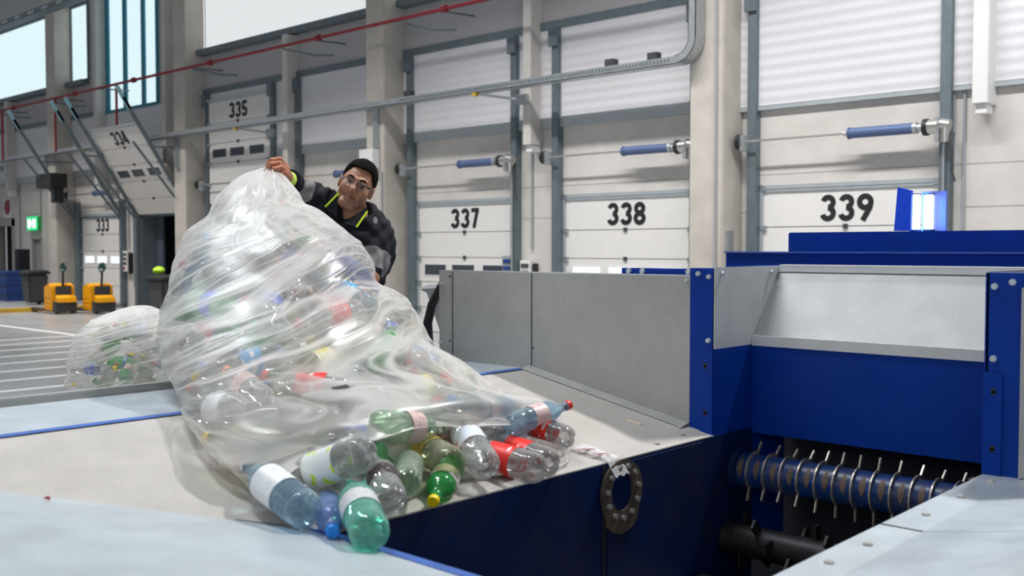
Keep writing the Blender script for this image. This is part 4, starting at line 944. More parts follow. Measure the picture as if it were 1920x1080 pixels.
def film_obj(name, G, fold, m, closed_top=True, parent=None):
    mm, n, _ = G.shape; vs = [tuple(p) for r in G for p in r]; mb = MB(); mb.v = vs
    mb.f = [(i*n+j, i*n+(j+1) % n, (i+1)*n+(j+1) % n, (i+1)*n+j) for i in range(mm-1) for j in range(n)]
    me = bpy.data.meshes.new(name); me.from_pydata(mb.v, [], mb.f); me.polygons.foreach_set('use_smooth', [True]*len(me.polygons))
    at_ = me.attributes.new('fold', 'FLOAT', 'POINT'); at_.data.foreach_set('value', fold.ravel())
    FL, FT, WT = wrinkle.last
    for nm, ar in (('flow_long', FL), ('flow_top', FT)): me.attributes.new(nm, 'FLOAT_VECTOR', 'POINT').data.foreach_set('vector', ar.reshape(-1))
    me.attributes.new('gather', 'FLOAT', 'POINT').data.foreach_set('value', WT.ravel()); me.materials.append(m)
    o = bpy.data.objects.new(name, me); sc.collection.objects.link(o); return o, mb
BV = BVHTree.FromPolygons([tuple(p) for r in G for p in r], [(i*G.shape[1]+j, i*G.shape[1]+(j+1) % G.shape[1], (i+1)*G.shape[1]+(j+1) % G.shape[1], (i+1)*G.shape[1]+j) for i in range(G.shape[0]-1) for j in range(G.shape[1])])
W, FOLD, _n = wrinkle(G, at(511, 316, 4.02), .016, 'main')
for i in range(W.shape[0]):
    for j in range(W.shape[1]):
        zf = surf(Vector(W[i, j]))
        if W[i, j, 2] < zf: W[i, j, 2] = zf+.001*((i*7+j*3) % 5)/5
        if W[i, j, 0] > XL-.012 and W[i, j, 2] < 1.12: W[i, j, 2] = max(W[i, j, 2], ZL+.004)
FOLD[-6:] = np.clip(FOLD[-6:]+.15, 0, .8)
bag, _ = film_obj('film_bag', W, FOLD, film_mat('milky_film', 1.0))
tag(bag, 'huge translucent film bag of plastic bottles tipped out over the pit edge', 'bag')
# ---- bottles: those one can make out, placed where the photograph shows them
def front(px, py, inset=.05):
    r = ray(px, py).normalized(); h = BV.ray_cast(CP, r, 20)
    return (h[0]+r*inset) if h[0] else at(px, py, 3.2)
GB = 'bottles inside the big film bag'; GS = 'bottles spilled at the mouth of the big bag'
S = []   # kind, col, cap, lab, base, neck, label, group, crush
def sp(kind, col, cap, lab, b, n, label, crush=0): S.append([kind, col, cap, lab, Vector(b), Vector(n), label, GS, crush, 1])
def inn(kind, col, cap, lab, b, n, label, crush=0, db=.055, dn=.055): S.append([kind, col, cap, lab, front(*b, db), front(*n, dn), label, GB, crush, 0])
sp('ribbed', 'light blue', 'white', 'white', at(594, 966, 2.27), at(470, 872, 2.50), 'light blue ribbed bottle half under the film at the near bottom corner of the mouth')
sp('big', 'teal', None, 'silver', at(684, 990, 2.14), at(650, 905, 2.38), 'teal-tinted bottle lying lowest, its base toward the camera over the pit corner')
sp('small', 'blue', 'blue', None, at(612, 925, 2.42), at(622, 992, 2.25), 'small blue bottle with bright blue cap beside the lowest teal bottle')
sp('mid', 'grey-tinted', None, 'dark', at(727, 950, 2.30), at(700, 880, 2.50), 'clear bottle with dark label band hanging over the pit edge', 0)
sp('mid', 'bright green', 'yellow', 'silver', at(838, 868, 2.78), at(803, 934, 2.56), 'bright green bottle with yellow cap pointing at the camera')
sp('mid', 'pale green', None, None, at(762, 905, 2.50), at(772, 852, 2.72), 'pale green bottle, base out, between the dark-labelled and the bright green bottle')
sp('big', 'clear', None, 'lime', at(700, 868, 2.36), at(560, 925, 2.46), 'clear bottle with white and lime label at the left of the mouth')
sp('small', 'teal', None, None, at(672, 925, 2.44), at(720, 888, 2.60), 'teal bottle half hidden behind the lime-labelled bottle')
sp('big', 'pale green', None, 'pink', at(704, 842, 2.60), at(812, 842, 2.80), 'pale clear bottle lying sideways with pink label in the middle of the mouth')
sp('big', 'olive', None, 'gold', at(856, 872, 2.66), at(780, 828, 2.86), 'olive-tinted bottle with gold label right of the sideways bottle')
sp('mid', 'green', None, None, at(712, 888, 2.62), at(712, 845, 2.80), 'dark green bottle deep behind the clear spilled ones', 1)
sp('big', 'clear', 'black', 'colourful', at(900, 884, 2.72), at(848, 800, 2.94), 'clear bottle with black cap and colourful label standing neck up in the mouth')
sp('big', 'clear', 'red', 'red', at(1000, 874, 2.80), at(900, 846, 2.92), 'clear bottle with red label and red cap, the left of the three red-labelled')
sp('big', 'clear', None, 'red', at(1050, 872, 2.88), at(965, 838, 3.0), 'clear bottle with red label in the middle of the three red-labelled, at the lip', 1)
sp('mid', 'clear', 'red', 'red', at(1056, 848, 3.05), at(985, 822, 3.14), 'crushed clear bottle with red label farthest back of the three red-labelled', 1)
sp('mid', 'light blue', 'red', 'pink', at(948, 826, 3.0), at(1024, 797, 3.1), 'bluish bottle with red cap lying above the red-labelled ones', 1)
sp('mid', 'green', None, None, at(830, 805, 2.98), at(770, 800, 2.9), 'green bottle just under the hem of the film', 0)
sp('mid', 'brown', 'red', None, at(835, 850, 2.92), at(880, 820, 3.05), 'brown bottle behind the olive-tinted one', 0)
sp('mid', 'clear', None, 'silver', at(648, 940, 2.50), at(600, 900, 2.66), 'clear bottle deep between the lime-labelled and the small blue bottle')
sp('mid', 'olive', None, 'gold', at(800, 845, 2.98), at(735, 820, 3.02), 'olive bottle with gold label in the row behind the sideways bottle')
sp('mid', 'clear', None, 'white', at(905, 830, 3.02), at(960, 860, 3.1), 'clear bottle wedged behind the black-capped and red-labelled ones', 1)
sp('mid', 'clear', 'magenta', 'blue', at(705, 800, 2.84), at(652, 842, 2.66), 'clear bottle with magenta cap at the hem above the lime-labelled bottle')
sp('mid', 'pale green', None, None, at(868, 835, 3.1), at(800, 815, 3.2), 'pale green bottle farthest back at the mouth of the bag', 1)
inn('mid', 'clear', 'red', None, (575, 410), (526, 378), 'clear bottle with red cap highest in the big bag, under the hand', 0, .05, .02)
inn('mid', 'clear', 'red', None, (440, 470), (528, 494), 'clear bottle with red cap in the upper middle of the big bag')
inn('small', 'clear', 'red', None, (562, 535), (567, 478), 'clear upright bottle with red cap in the upper middle of the big bag', 0, .05, .03)
inn('mid', 'blue', None, None, (625, 462), (690, 500), 'blue bottle, base out, at the upper right of the big bag', 1)
inn('big', 'grey-tinted', None, 'dark', (400, 520), (470, 480), 'greyish bottle with dark label, base out, at the upper left of the big bag')
inn('big', 'green', 'white', 'blue', (352, 560), (455, 590), 'green bottle with blue label at the left of the big bag')
inn('mid', 'clear', 'magenta', 'blue', (490, 598), (503, 540), 'clear bottle with magenta cap and blue label in the middle of the big bag')
inn('mid', 'green', 'blue', None, (455, 600), (535, 628), 'green bottle with blue cap in the middle of the big bag', 0, .07, .05)
inn('mid', 'clear', 'teal', 'dark', (395, 665), (470, 630), 'clear bottle with dark label at the left middle of the big bag', 1)
inn('mid', 'clear', 'orange', None, (400, 720), (344, 680), 'clear bottle with orange cap poking out at the left side of the big bag', 0, .06, .02)
inn('mid', 'clear', 'orange', 'pink', (440, 745), (378, 708), 'clear bottle with orange cap below the leftmost orange cap', 0, .06, .03)
inn('big', 'clear', 'white', 'sky blue', (430, 690), (560, 670), 'clear bottle with white and sky blue label in the middle of the big bag')
inn('big', 'olive', None, 'yellow', (530, 680), (640, 655), 'olive bottle with yellow label in the middle of the big bag')
inn('big', 'clear', 'red', 'red', (590, 545), (690, 520), 'clear bottle with red label at the right of the big bag')
inn('big', 'clear', 'red', 'red', (640, 580), (560, 610), 'clear bottle with red label just right of the middle of the big bag')
inn('mid', 'light blue', None, 'sky blue', (700, 560), (630, 540), 'light blue bottle with blue label at the right of the big bag', 1)
inn('mid', 'clear', 'teal', None, (700, 720), (640, 692), 'clear bottle with teal cap in the lower middle of the big bag', 0, .06, .03)
inn('big', 'clear', 'grey', 'white', (400, 770), (480, 760), 'clear bottle with white label at the lower left of the big bag')
inn('big', 'grey-tinted', None, 'dark', (600, 785), (500, 785), 'grey bottle with dark and pink label in the lower left of the big bag', 1)
inn('mid', 'olive', 'yellow', None, (455, 830), (410, 845), 'olive bottle at the bottom left of the big bag')
inn('mid', 'clear', 'orange', None, (490, 845), (440, 876), 'clear bottle with orange cap lowest at the bottom left edge of the big bag', 0, .06, .03)
inn('mid', 'light blue', 'blue', None, (930, 748), (860, 742), 'light blue bottle under the film at the right of the mouth')
inn('mid', 'clear', 'orange', 'yellow', (760, 725), (835, 715), 'clear bottle with orange cap at the lower right of the big bag', 0, .06, .04)
inn('mid', 'green', None, None, (690, 660), (720, 620), 'green bottle in the right middle of the big bag')
inn('mid', 'clear', 'red', 'pink', (700, 610), (760, 625), 'clear bottle with red cap at the right middle edge of the big bag', 1)
inn('mid', 'clear', 'white', 'dark', (640, 740), (740, 735), 'clear bottle with dark label lower in the big bag')
def fixlen(s):
    r, L_ = DIM[s[0]]; b, n = s[4], s[5]; d = (n-b)
    if s[9]: s[5] = b+d.normalized()*L_
    else:
        # keep the neck end where it is seen when it has a cap
        if s[2]: s[4] = n-d.normalized()*L_
        else: s[5] = b+d.normalized()*L_
for s in S: fixlen(s)
def sdist(p, bv):
    h = bv.find_nearest(p)
    if h[0] is None: return -1
    d = (p-h[0]); return d.length*(1 if d.dot(h[1]) > 0 else -1)
def flip(bv, inside):   # sign convention of the tree's normals
    return -1 if sdist(inside, bv) > 0 else 1
SG = flip(BV, at(520, 560, 3.7))
def samp(b, n, k=5): return [b.lerp(n, (i+.5)/k) for i in range(k)]
def fill(S, bv, sg, vol, count, lab_fn, group, seed, tries=6000, kinds=('mid', 'small', 'big'), cols=('clear', 'clear', 'clear', 'grey-tinted', 'light blue', 'green', 'olive'), caps=('white', 'red', 'blue', 'orange', None, 'yellow', 'green', 'magenta'), labs=(None, None, 'white', 'red', 'blue', 'dark', 'yellow', 'sky blue', 'pink'), margin=1.0, flat=.6):
    rnd = random.Random(seed); pts = [(samp(s[4], s[5]), DIM[s[0]][0]) for s in S]; got = 0
    allp = np.array([tuple(p) for q, _ in pts for p in q]).reshape(-1, 3); rr = np.array([r for q, r in pts for p in q])
    for _ in range(tries):
        if got >= count: break
        kind = rnd.choice(kinds); r, L_ = DIM[kind]; c = vol(rnd)
        if c is None: continue
        d = Vector((rnd.gauss(0, 1), rnd.gauss(0, 1), rnd.gauss(0, flat))).normalized(); b, n = c-d*L_/2, c+d*L_/2
        q = samp(b, n)
        if any(sdist(p, bv)*sg > -r*margin for p in q): continue
        Q = np.array([tuple(p) for p in q])
        if len(allp):
            D = np.linalg.norm(allp[None]-Q[:, None], axis=2)
            if (D < (rr[None]+r)*.93).any(): continue
        allp = np.vstack([allp, Q]) if len(allp) else Q; rr = np.concatenate([rr, [r]*5])
        col, cap, lab = rnd.choice(cols), rnd.choice(caps), rnd.choice(labs)
        S.append([kind, col, cap, lab, b, n, lab_fn(col, cap, lab, c), group, rnd.choice((0, 0, 1, 2)), 0]); got += 1
    return got
# push overlapping hand-placed bottles apart
ORG = [(s[4].copy(), s[5].copy()) for s in S]
for it in range(60):
    P = np.array([[tuple(p) for p in samp(s[4], s[5])] for s in S]); Rr = np.array([DIM[s[0]][0] for s in S]); mv = np.zeros((len(S), 3))
    for i in range(len(S)):
        D = P[i][:, None, None]-P[None]; dd = np.linalg.norm(D, axis=3)   # 5 x n x 5
        for j in range(len(S)):
            if j == i: continue
            k = np.unravel_index(dd[:, j].argmin(), (5, 5)); g = Rr[i]+Rr[j]-.002-dd[k[0], j, k[1]]
            if g > 0: mv[i] += D[k[0], j, k[1]]/max(dd[k[0], j, k[1]], 1e-4)*g*.5*(.6 if S[i][9] else 1)
    for i, s in enumerate(S):
        m_ = Vector(mv[i]); l = m_.length
        if l > .02: m_ *= .02/l
        s[4] += m_; s[5] += m_
        k_ = .10 if s[9] else .03
        s[4] += (ORG[i][0]-s[4])*k_; s[5] += (ORG[i][1]-s[5])*k_
        for e in (4, 5):
            zz = zs(s[e].x, s[e].y)+(DIM[s[0]][0] if e == 4 else .5*DIM[s[0]][0])+.001
            if s[e].z < zz and s[e].x < XL+.2: s[e].z += (zz-s[e].z)*.7
        if not s[9]:
            for e in (4, 5):
                h = BV.find_nearest(s[e]); d = sdist(s[e], BV)*SG; need = (.048 if e == 4 else .02)
                if d > -need and h[0]:
                    nn = h[1]*SG; s[e] -= nn*(min(d, .1)+need)*.5
        d = (s[5]-s[4]).normalized(); L_ = DIM[s[0]][1]; c = (s[4]+s[5])/2; s[4], s[5] = c-d*L_/2, c+d*L_/2
def region(p):
    px = 960+1911*((p-CP).dot(RT))/((p-CP).dot(FW)); py = 540-1911*((p-CP).dot(UP))/((p-CP).dot(FW))
    return 'in '+('top', 'upper', 'middle', 'lower', 'mouth')[min(4, int(max(0, py-330)//110))]+' '+('left' if px < 450 else 'centre' if px < 600 else 'right')
def lf(c, cap, lab, p): return ('%s bottle%s%s %s of big bag' % (c, ' with %s cap' % cap if cap else ' without cap', ' and %s label' % lab if lab else '', region(p)))
def volmain(rnd):
    i = rnd.randrange(int(.30*len(G)), len(G)-8); j = rnd.randrange(0, 2*NH) if rnd.random() < .3 else rnd.randrange(5, NH-5); c = Vector(G[i].mean(0)); s = Vector(G[i, j]); t = rnd.uniform(.45, .97)
    return c.lerp(s, t)
def vollow(rnd):
    i = rnd.randrange(int(.66*len(G)), len(G)-4); c = Vector(G[i].mean(0)); s = Vector(G[i, rnd.randrange(0, 2*NH)]); return c.lerp(s, rnd.uniform(.2, .95))
nl = fill(S, BV, SG, vollow, 40, lf, GB, 9, 9000, margin=.35, flat=.10, kinds=('mid', 'mid', 'small'))
n1 = fill(S, BV, SG, volmain, 115, lf, GB, 4, 14000, margin=.85)
print('bottles in bag', n1, nl)
for s in S: bottle(s[0], s[1], s[2], s[3], s[4], s[5], s[6], s[7], s[8])
# ---- sacks standing on the floor beyond the machine
def sack(px, d, zc, rad, squash, label, seed, nb, where):
    c = at(px, 500, d); c.z = zc; m, n = 90, 120; Gs = np.zeros((m, n, 3))
    for i in range(m):
        t = .03+(PI-.06)*i/(m-1)
        for j in range(n):
            a = 2*PI*j/n; s_ = math.sin(t)**.8
            o = RT*(rad*1.12*s_*math.cos(a)) + Vector((-FW.x, -FW.y, 0)).normalized()*(rad*.95*s_*math.sin(a)) + Vector((0, 0, rad*squash*math.copysign(abs(math.cos(t))**.85, math.cos(t))))
            nn = noise.noise((o.x*4+seed, o.y*4, o.z*4)); Gs[i, j] = c + o*(1+.13*nn)
    bv = BVHTree.FromPolygons([tuple(p) for r in Gs for p in r], [(i*n+j, i*n+(j+1) % n, (i+1)*n+(j+1) % n, (i+1)*n+j) for i in range(m-1) for j in range(n)])
    W_, F2, _ = wrinkle(Gs, c+RT*.3+Vector((0, 0, .1)), .016, 'sack', seed)
    W_[:, :, 2] = np.maximum(W_[:, :, 2], .004)
    o, _ = film_obj('film_bag', W_, F2, bpy.data.materials['milky_film']); tag(o, label, 'bag')
    sg = flip(bv, c); S2 = []
    def vol(r): return c + Vector((r.uniform(-1, 1), r.uniform(-1, 1), r.uniform(-squash, squash)))*rad*1.05
    fill(S2, bv, sg, vol, nb, lambda cc, cp, lb, p: '%s bottle%s%s in the %s' % (cc, ' with %s cap' % cp if cp else '', ' and %s label' % lb if lb else '', where), 'bottles in the ' + where, seed+1, 2500,
         kinds=('mid', 'small', 'mid'), cols=('clear', 'clear', 'bright green', 'green', 'green', 'grey-tinted', 'olive'), caps=('yellow', 'yellow', 'red', 'orange', 'white', 'yellow'), labs=(None, None, 'pink', 'blue', 'white'), margin=.8)
    for s in S2: bottle(*s[:9])
    return o
sack(262, 5.6, 1.09, .34, .86, 'film bag of green and clear bottles with yellow caps behind the deck edge at left', 11, 70, 'smaller bag behind deck')
sack(240, 5.95, .40, .42, .95, 'pale film bag on the floor under the one with green bottles', 31, 6, 'lowest bag on the floor')
# ---------------------------------------------------------------- the worker: bodies grown as implicit surfaces, meshed with surface nets
def axis(lo, hi, coarse, fines):
    out = [lo]
    while out[-1] < hi:
        st = coarse
        for a, b, f in fines:
            if a <= out[-1] < b: st = min(st, f)
        out.append(out[-1]+st)
    return np.array(out)
def nets(F, X, Y, Z):
    """naive surface nets of F < 0 on a rectilinear grid"""
    I = F < 0; nx, ny, nz = F.shape; cs = np.zeros((nx-1, ny-1, nz-1), np.int8)
    for a in (0, 1):
        for b in (0, 1):
            for c in (0, 1): cs += I[a:nx-1+a, b:ny-1+b, c:nz-1+c]
    act = (cs > 0) & (cs < 8); idx = -np.ones(act.shape, np.int64); ii, jj, kk = np.nonzero(act); idx[ii, jj, kk] = np.arange(len(ii))
    acc = np.zeros((len(ii), 3)); cnt = np.zeros(len(ii)); AX = (X, Y, Z)
    for ax in range(3):
        for o1 in (0, 1):
            for o2 in (0, 1):
                off = [0, 0, 0]; oth = [q for q in range(3) if q != ax]; off[oth[0]] = o1; off[oth[1]] = o2
                a = (ii+off[0], jj+off[1], kk+off[2]); b = list(a); b[ax] = b[ax]+1; b = tuple(b)
                fa, fb = F[a], F[b]; cr = (fa < 0) != (fb < 0); t = np.where(cr, fa/np.where(fa == fb, 1, fa-fb), 0)
                P = [AX[q][a[q]] for q in range(3)]; P[ax] = P[ax] + t*(AX[ax][b[ax]]-AX[ax][a[ax]])
                for q in range(3): acc[:, q] += np.where(cr, P[q], 0)
                cnt += cr
    V = acc/np.maximum(cnt, 1)[:, None]; Q = []
    for ax in range(3):
        o = [q for q in range(3) if q != ax]
        s0 = [slice(None)]*3; s1 = [slice(None)]*3; s0[ax] = slice(0, -1); s1[ax] = slice(1, None)
        cr = I[tuple(s0)] != I[tuple(s1)]; e = np.array(np.nonzero(cr)); ok = (e[o[0]] > 0) & (e[o[1]] > 0) & (e[o[0]] < F.shape[o[0]]-1) & (e[o[1]] < F.shape[o[1]]-1); e = e[:, ok]
        def g(d0, d1):
            q = [x.copy() for x in e]; q[o[0]] = q[o[0]]-d0; q[o[1]] = q[o[1]]-d1; return idx[tuple(q)]
        quad = np.stack([g(1, 1), g(0, 1), g(0, 0), g(1, 0)], 1); neg = I[tuple(s0)][tuple(e)]
        if ax == 1: neg = ~neg
        quad[~neg] = quad[~neg][:, ::-1]; Q.append(quad)
    return V, np.concatenate(Q)
def smin(a, b, k):
    h = np.clip(.5+.5*(b-a)/k, 0, 1); return b*(1-h)+a*h-k*h*(1-h)
def smax(a, b, k): return -smin(-a, -b, k)
class Field:
    def __init__(s, X, Y, Z): s.X, s.Y, s.Z = X, Y, Z; s.F = np.full((len(X), len(Y), len(Z)), .3, np.float32)
    def _do(s, lo, hi, pad, fn, k, op):
        sl = tuple(slice(max(0, np.searchsorted(A, lo[i]-pad)-1), np.searchsorted(A, hi[i]+pad)+1) for i, A in enumerate((s.X, s.Y, s.Z)))
        x, y, z = np.meshgrid(s.X[sl[0]], s.Y[sl[1]], s.Z[sl[2]], indexing='ij', copy=False)
        if x.size == 0: return
        d = fn(x, y, z)
        s.F[sl] = smin(s.F[sl], d, k) if op > 0 else smax(s.F[sl], -d, k)
    def cap(s, a, b, r1, r2=None, k=.02, op=1, pad=.06):
        a, b = np.array(a, float), np.array(b, float); r2 = r1 if r2 is None else r2; ab = b-a; L2 = max(ab@ab, 1e-12); R = max(r1, r2)
        def fn(x, y, z):
            px, py, pz = x-a[0], y-a[1], z-a[2]; t = np.clip((px*ab[0]+py*ab[1]+pz*ab[2])/L2, 0, 1)
            return np.sqrt((px-t*ab[0])**2+(py-t*ab[1])**2+(pz-t*ab[2])**2)-(r1+(r2-r1)*t)
        s._do(np.minimum(a, b)-R, np.maximum(a, b)+R, pad, fn, k, op)
    def ell(s, c, r, Rm=None, k=.02, op=1, pad=.06):
        c = np.array(c, float); r = np.array(r, float); Rm = np.eye(3) if Rm is None else np.array(Rm); M_ = r.max()
        def fn(x, y, z):
            p = [x-c[0], y-c[1], z-c[2]]; q = [Rm[0][i]*p[0]+Rm[1][i]*p[1]+Rm[2][i]*p[2] for i in range(3)]
            n = np.sqrt(sum((q[i]/r[i])**2 for i in range(3)))+1e-9; g = np.sqrt(sum((q[i]/r[i]**2)**2 for i in range(3)))+1e-9
            return n*(n-1)/g
        s._do(c-M_, c+M_, pad, fn, k, op)
# worker frame: x = right in the picture, y = toward the camera, z = up; origin below the head on the platform
HD = 4.42
FH = Vector((-FW.x, -FW.y, 0)).normalized(); HC = at(668, 350, HD); O0 = Vector((HC.x, HC.y, 0))
def loc(p): q = Vector(p)-O0; return np.array([q.dot(RT), q.dot(FH), q.z])
def pix(x, y, d): return loc(at(x, y, d))
TM = Matrix((( RT.x, FH.x, 0, O0.x), (RT.y, FH.y, 0, O0.y), (0, 0, 1, 0), (0, 0, 0, 1)))
def wm(V): return [tuple(TM @ Vector(v)) for v in V]
tilt = math.radians(24); yaw = math.radians(-4); pit = math.radians(4)
Rh = np.array(Matrix.Rotation(tilt, 3, 'Y') @ Matrix.Rotation(yaw, 3, 'Z') @ Matrix.Rotation(pit, 3, 'X'))
hc = loc(HC); HS = .93
def hp(x, y, z): return hc + Rh @ (np.array([x, y, z])*HS)
sR, sL = pix(628, 398, 4.52), pix(690, 437, 4.50)          # shoulders, left and right in the picture
eR, wR = pix(560, 353, 4.28), pix(534, 330, 4.10)
eL, wL = pix(690, 520, 4.42), pix(660, 560, 4.28)
neck0 = pix(664, 412, 4.49); chest = pix(655, 470, 4.55); pel = pix(640, 640, 4.72); PZ = .42
hipR, hipL = pel+np.array([-.1, 0, -.02]), pel+np.array([.1, 0, -.02])
def leg(h, fx): 
    kn = np.array([fx, h[1]+.06, (h[2]+PZ)/2+.03]); return kn, np.array([fx, h[1]-.02, PZ+.09])
kR, aR = leg(hipR, hipR[0]-.06); kL, aL = leg(hipL, hipL[0]+.06)
lo = np.array([wR[0]-.14, -.55, PZ-.02]); hi = np.array([sL[0]+.16, .55, hp(0, 0, .16)[2]+.03])
hx, hy, hz = hc
X = axis(lo[0], hi[0], .012, [(hx-.12, hx+.13, .0028), (wR[0]-.13, wR[0]+.05, .0032)])
Y = axis(lo[1], hi[1], .012, [(hy-.12, hy+.14, .0028), (wR[1]-.05, wR[1]+.16, .0035)])
Z = axis(lo[2], hi[2], .013, [(hz-.14, hz+.15, .0028)])
B = Field(X, Y, Z)
# head
E_ = lambda c, r, k=.02, op=1, rot=None: B.ell(hp(*c), np.array(r)*HS, Rh if rot is None else Rh @ rot, k, op)
C_ = lambda a, b, r1, r2=None, k=.012, op=1: B.cap(hp(*a), hp(*b), r1*HS, (r1 if r2 is None else r2)*HS, k, op)
B.cap(neck0+np.array([0, -.01, -.03]), hp(0, -.03, -.05), .062, .054, .015)
E_((0, -.018, .036), (.077, .096, .088), .02); E_((0, .028, -.012), (.066, .064, .078), .025); E_((0, .038, -.075), (.041, .043, .038), .02)
C_((-.022, .078, -.098), (.022, .078, -.098), .018, .018, .02)
for s_ in (-1, 1):
    E_((s_*.04, .062, -.026), (.026, .026, .026), .02); C_((s_*.05, -.0, -.055), (s_*.024, .058, -.088), .016, .014, .03)
    C_((s_*.012, .092, .027), (s_*.044, .080, .029), .0085, .0075, .014)
    B.ell(hp(s_*.031, .099, .006), np.array([.019, .016, .0135])*HS, Rh, .012, -1)
    C_((s_*.019, .0825, .0145), (s_*.043, .0785, .0135), .0068, .0062, .003); C_((s_*.019, .082, -.0052), (s_*.043, .0785, -.004), .006, .0055, .004)          # lids
    B.ell(hp(s_*.0785, -.002, .0), np.array([.009, .019, .033])*HS, Rh, .008); B.ell(hp(s_*.090, .004, .004), np.array([.006, .011, .02])*HS, Rh, .004, -1)
C_((0, .086, .020), (0, .113, -.024), .0085, .0125, .012); C_((0, .104, -.034), (0, .110, -.026), .010, .011, .008)
for s_ in (-1, 1): C_((s_*.0125, .098, -.032), (s_*.012, .100, -.029), .0085, .008, .006); B.ell(hp(s_*.0065, .108, -.0405), np.array([.0042, .005, .003])*HS, Rh, .003, -1)
C_((-.024, .083, -.060), (0, .0945, -.0615), .0045, .0065, .007); C_((.024, .083, -.060), (0, .0945, -.0615), .0045, .0065, .007)
C_((-.018, .086, -.0705), (0, .0935, -.0735), .0055, .0075, .007); C_((.018, .086, -.0705), (0, .0935, -.0735), .0055, .0075, .007)
for s_ in (-1, 1): C_((0, .1015, -.0668), (s_*.029, .087, -.0605), .0016, .0016, .003, -1); C_((s_*.024, .088, -.034), (s_*.036, .083, -.058), .002, .0025, .008, -1)
# trunk, arms
B.cap(sR, sL, .045, .045, .04); B.ell((chest+neck0)/2+np.array([0, -.045, -.06]), (.14, .09, .18), None, .04); B.cap(chest, pel, .12, .12, .05); B.cap(hipR, hipL, .1, .1, .05)
B.cap(sR, eR, .055, .045, .04); B.cap(eR, wR, .042, .027, .03); B.cap(sL, eL, .055, .045, .04); B.cap(eL, wL, .042, .028, .03)
for h, k_, a in ((hipR, kR, aR), (hipL, kL, aL)): B.cap(h, k_, .085, .06, .05); B.cap(k_, a, .055, .04, .03); B.cap(a+np.array([0, 0, -.04]), a+np.array([0, .16, -.05]), .04, .035, .02)
# picture-left hand gripping the gathered film
B.ell(pix(528, 320, 4.055), (.034, .028, .040), None, .018)
for pts, r in (([(534, 309, 4.05), (524, 298, 3.99), (509, 300, 3.965), (502, 310, 3.99)], .0098), ([(537, 316, 4.04), (524, 306, 3.97), (508, 308, 3.95), (501, 317, 3.98)], .0102),
               ([(540, 324, 4.04), (528, 314, 3.965), (513, 317, 3.945), (508, 325, 3.97)], .0098), ([(541, 332, 4.05), (533, 323, 3.985), (521, 326, 3.96), (517, 333, 3.985)], .0085)):
    P = [pix(*q) for q in pts]
    for i in range(3): B.cap(P[i], P[i+1], r*(1.06-.06*i), r*(1.0-.06*i), .004)
P = [pix(530, 334, 4.07), pix(514, 334, 4.06), pix(504, 325, 4.05), pix(500, 318, 4.04)]
for i in range(3): B.cap(P[i], P[i+1], .0125-.001*i, .0115-.001*i, .005)
# picture-right hand, holding the back of the bag
hb = wL+np.array([-.06, .03, 0]); B.ell(hb, (.045, .022, .04), None, .02)
for i in range(4): p = hb+np.array([-.03, .0, .03-.02*i]); B.cap(p, p+np.array([-.035, .02, 0]), .0095, .009, .004); B.cap(p+np.array([-.035, .02, 0]), p+np.array([-.05, .045, -.003]), .009, .008, .004)
B.cap(hb+np.array([.01, .01, .03]), hb+np.array([-.03, .04, .045]), .012, .010, .006)
V, Q = nets(B.F, X, Y, Z)
def skin_mat():
    m = mat('warm_brown_skin', (.36, .168, .095), .48, var=.05, scale=60); nt = m.node_tree; N, L = nt.nodes, nt.links; b = N['Principled BSDF']
    a = N.new('ShaderNodeAttribute'); a.attribute_name = 'tint'; mx = N.new('ShaderNodeMix'); mx.data_type = 'RGBA'; mx.blend_type = 'MULTIPLY'; mx.inputs[0].default_value = 1
    src = b.inputs['Base Color'].links[0].from_socket; L.new(src, mx.inputs[6]); L.new(a.outputs['Color'], mx.inputs[7]); L.new(mx.outputs[2], b.inputs['Base Color'])
    b.inputs['Subsurface Weight'].default_value = .08; b.inputs['Subsurface Radius'].default_value = (.02, .008, .004); return m
def net_obj(name, V, Q, m, parent, mats=None, fmat=None, tint=None, smooth=1):
    V = V.copy()
    for _ in range(smooth):      # light relaxation
        S_ = np.zeros_like(V); c = np.zeros(len(V))
        for a, b in ((0, 1), (1, 2), (2, 3), (3, 0)):
            np.add.at(S_, Q[:, a], V[Q[:, b]]); np.add.at(S_, Q[:, b], V[Q[:, a]]); np.add.at(c, Q[:, a], 1); np.add.at(c, Q[:, b], 1)
        V = V*.5+.5*S_/np.maximum(c, 1)[:, None]
    W_ = np.array(wm(V)); off = wpos(parent); W_ -= np.array(off)
    me = bpy.data.meshes.new(name); me.from_pydata(W_.tolist(), [], Q.tolist()); me.polygons.foreach_set('use_smooth', [True]*len(Q))
    for x in (mats or [m]): me.materials.append(x)
    if fmat is not None: me.polygons.foreach_set('material_index', fmat.astype(np.int32))
    if tint is not None: at_ = me.color_attributes.new('tint', 'FLOAT_COLOR', 'POINT'); at_.data.foreach_set('color', np.concatenate([tint, np.ones((len(V), 1))], 1).ravel())
    me.update(); o = bpy.data.objects.new(name, me); sc.collection.objects.link(o); o.parent = parent; return o
man = thing('person', 'man in glasses and black polo shirt with lime collar edging, holding up the big bag', 'person', tuple(O0 + Vector((0, 0, PZ))))
Hl = (V-hc) @ Rh / HS     # head-local coordinates of every vertex
tint = np.ones((len(V), 3)); hx_, hy_, hz_ = Hl.T; near = (np.linalg.norm(Hl, axis=1) < .17)
def gs(v, c, w): return np.exp(-((v-c)/w)**2)
stub = near*np.clip((-.045-hz_)/.03, 0, 1)*np.clip((hy_-.0)/.05, 0, 1)*.28+near*gs(hz_, -.052, .008)*gs(hx_, 0, .02)*.25*(hy_ > .07)
tint *= (1-stub[:, None]*np.array([1, .9, .8]))
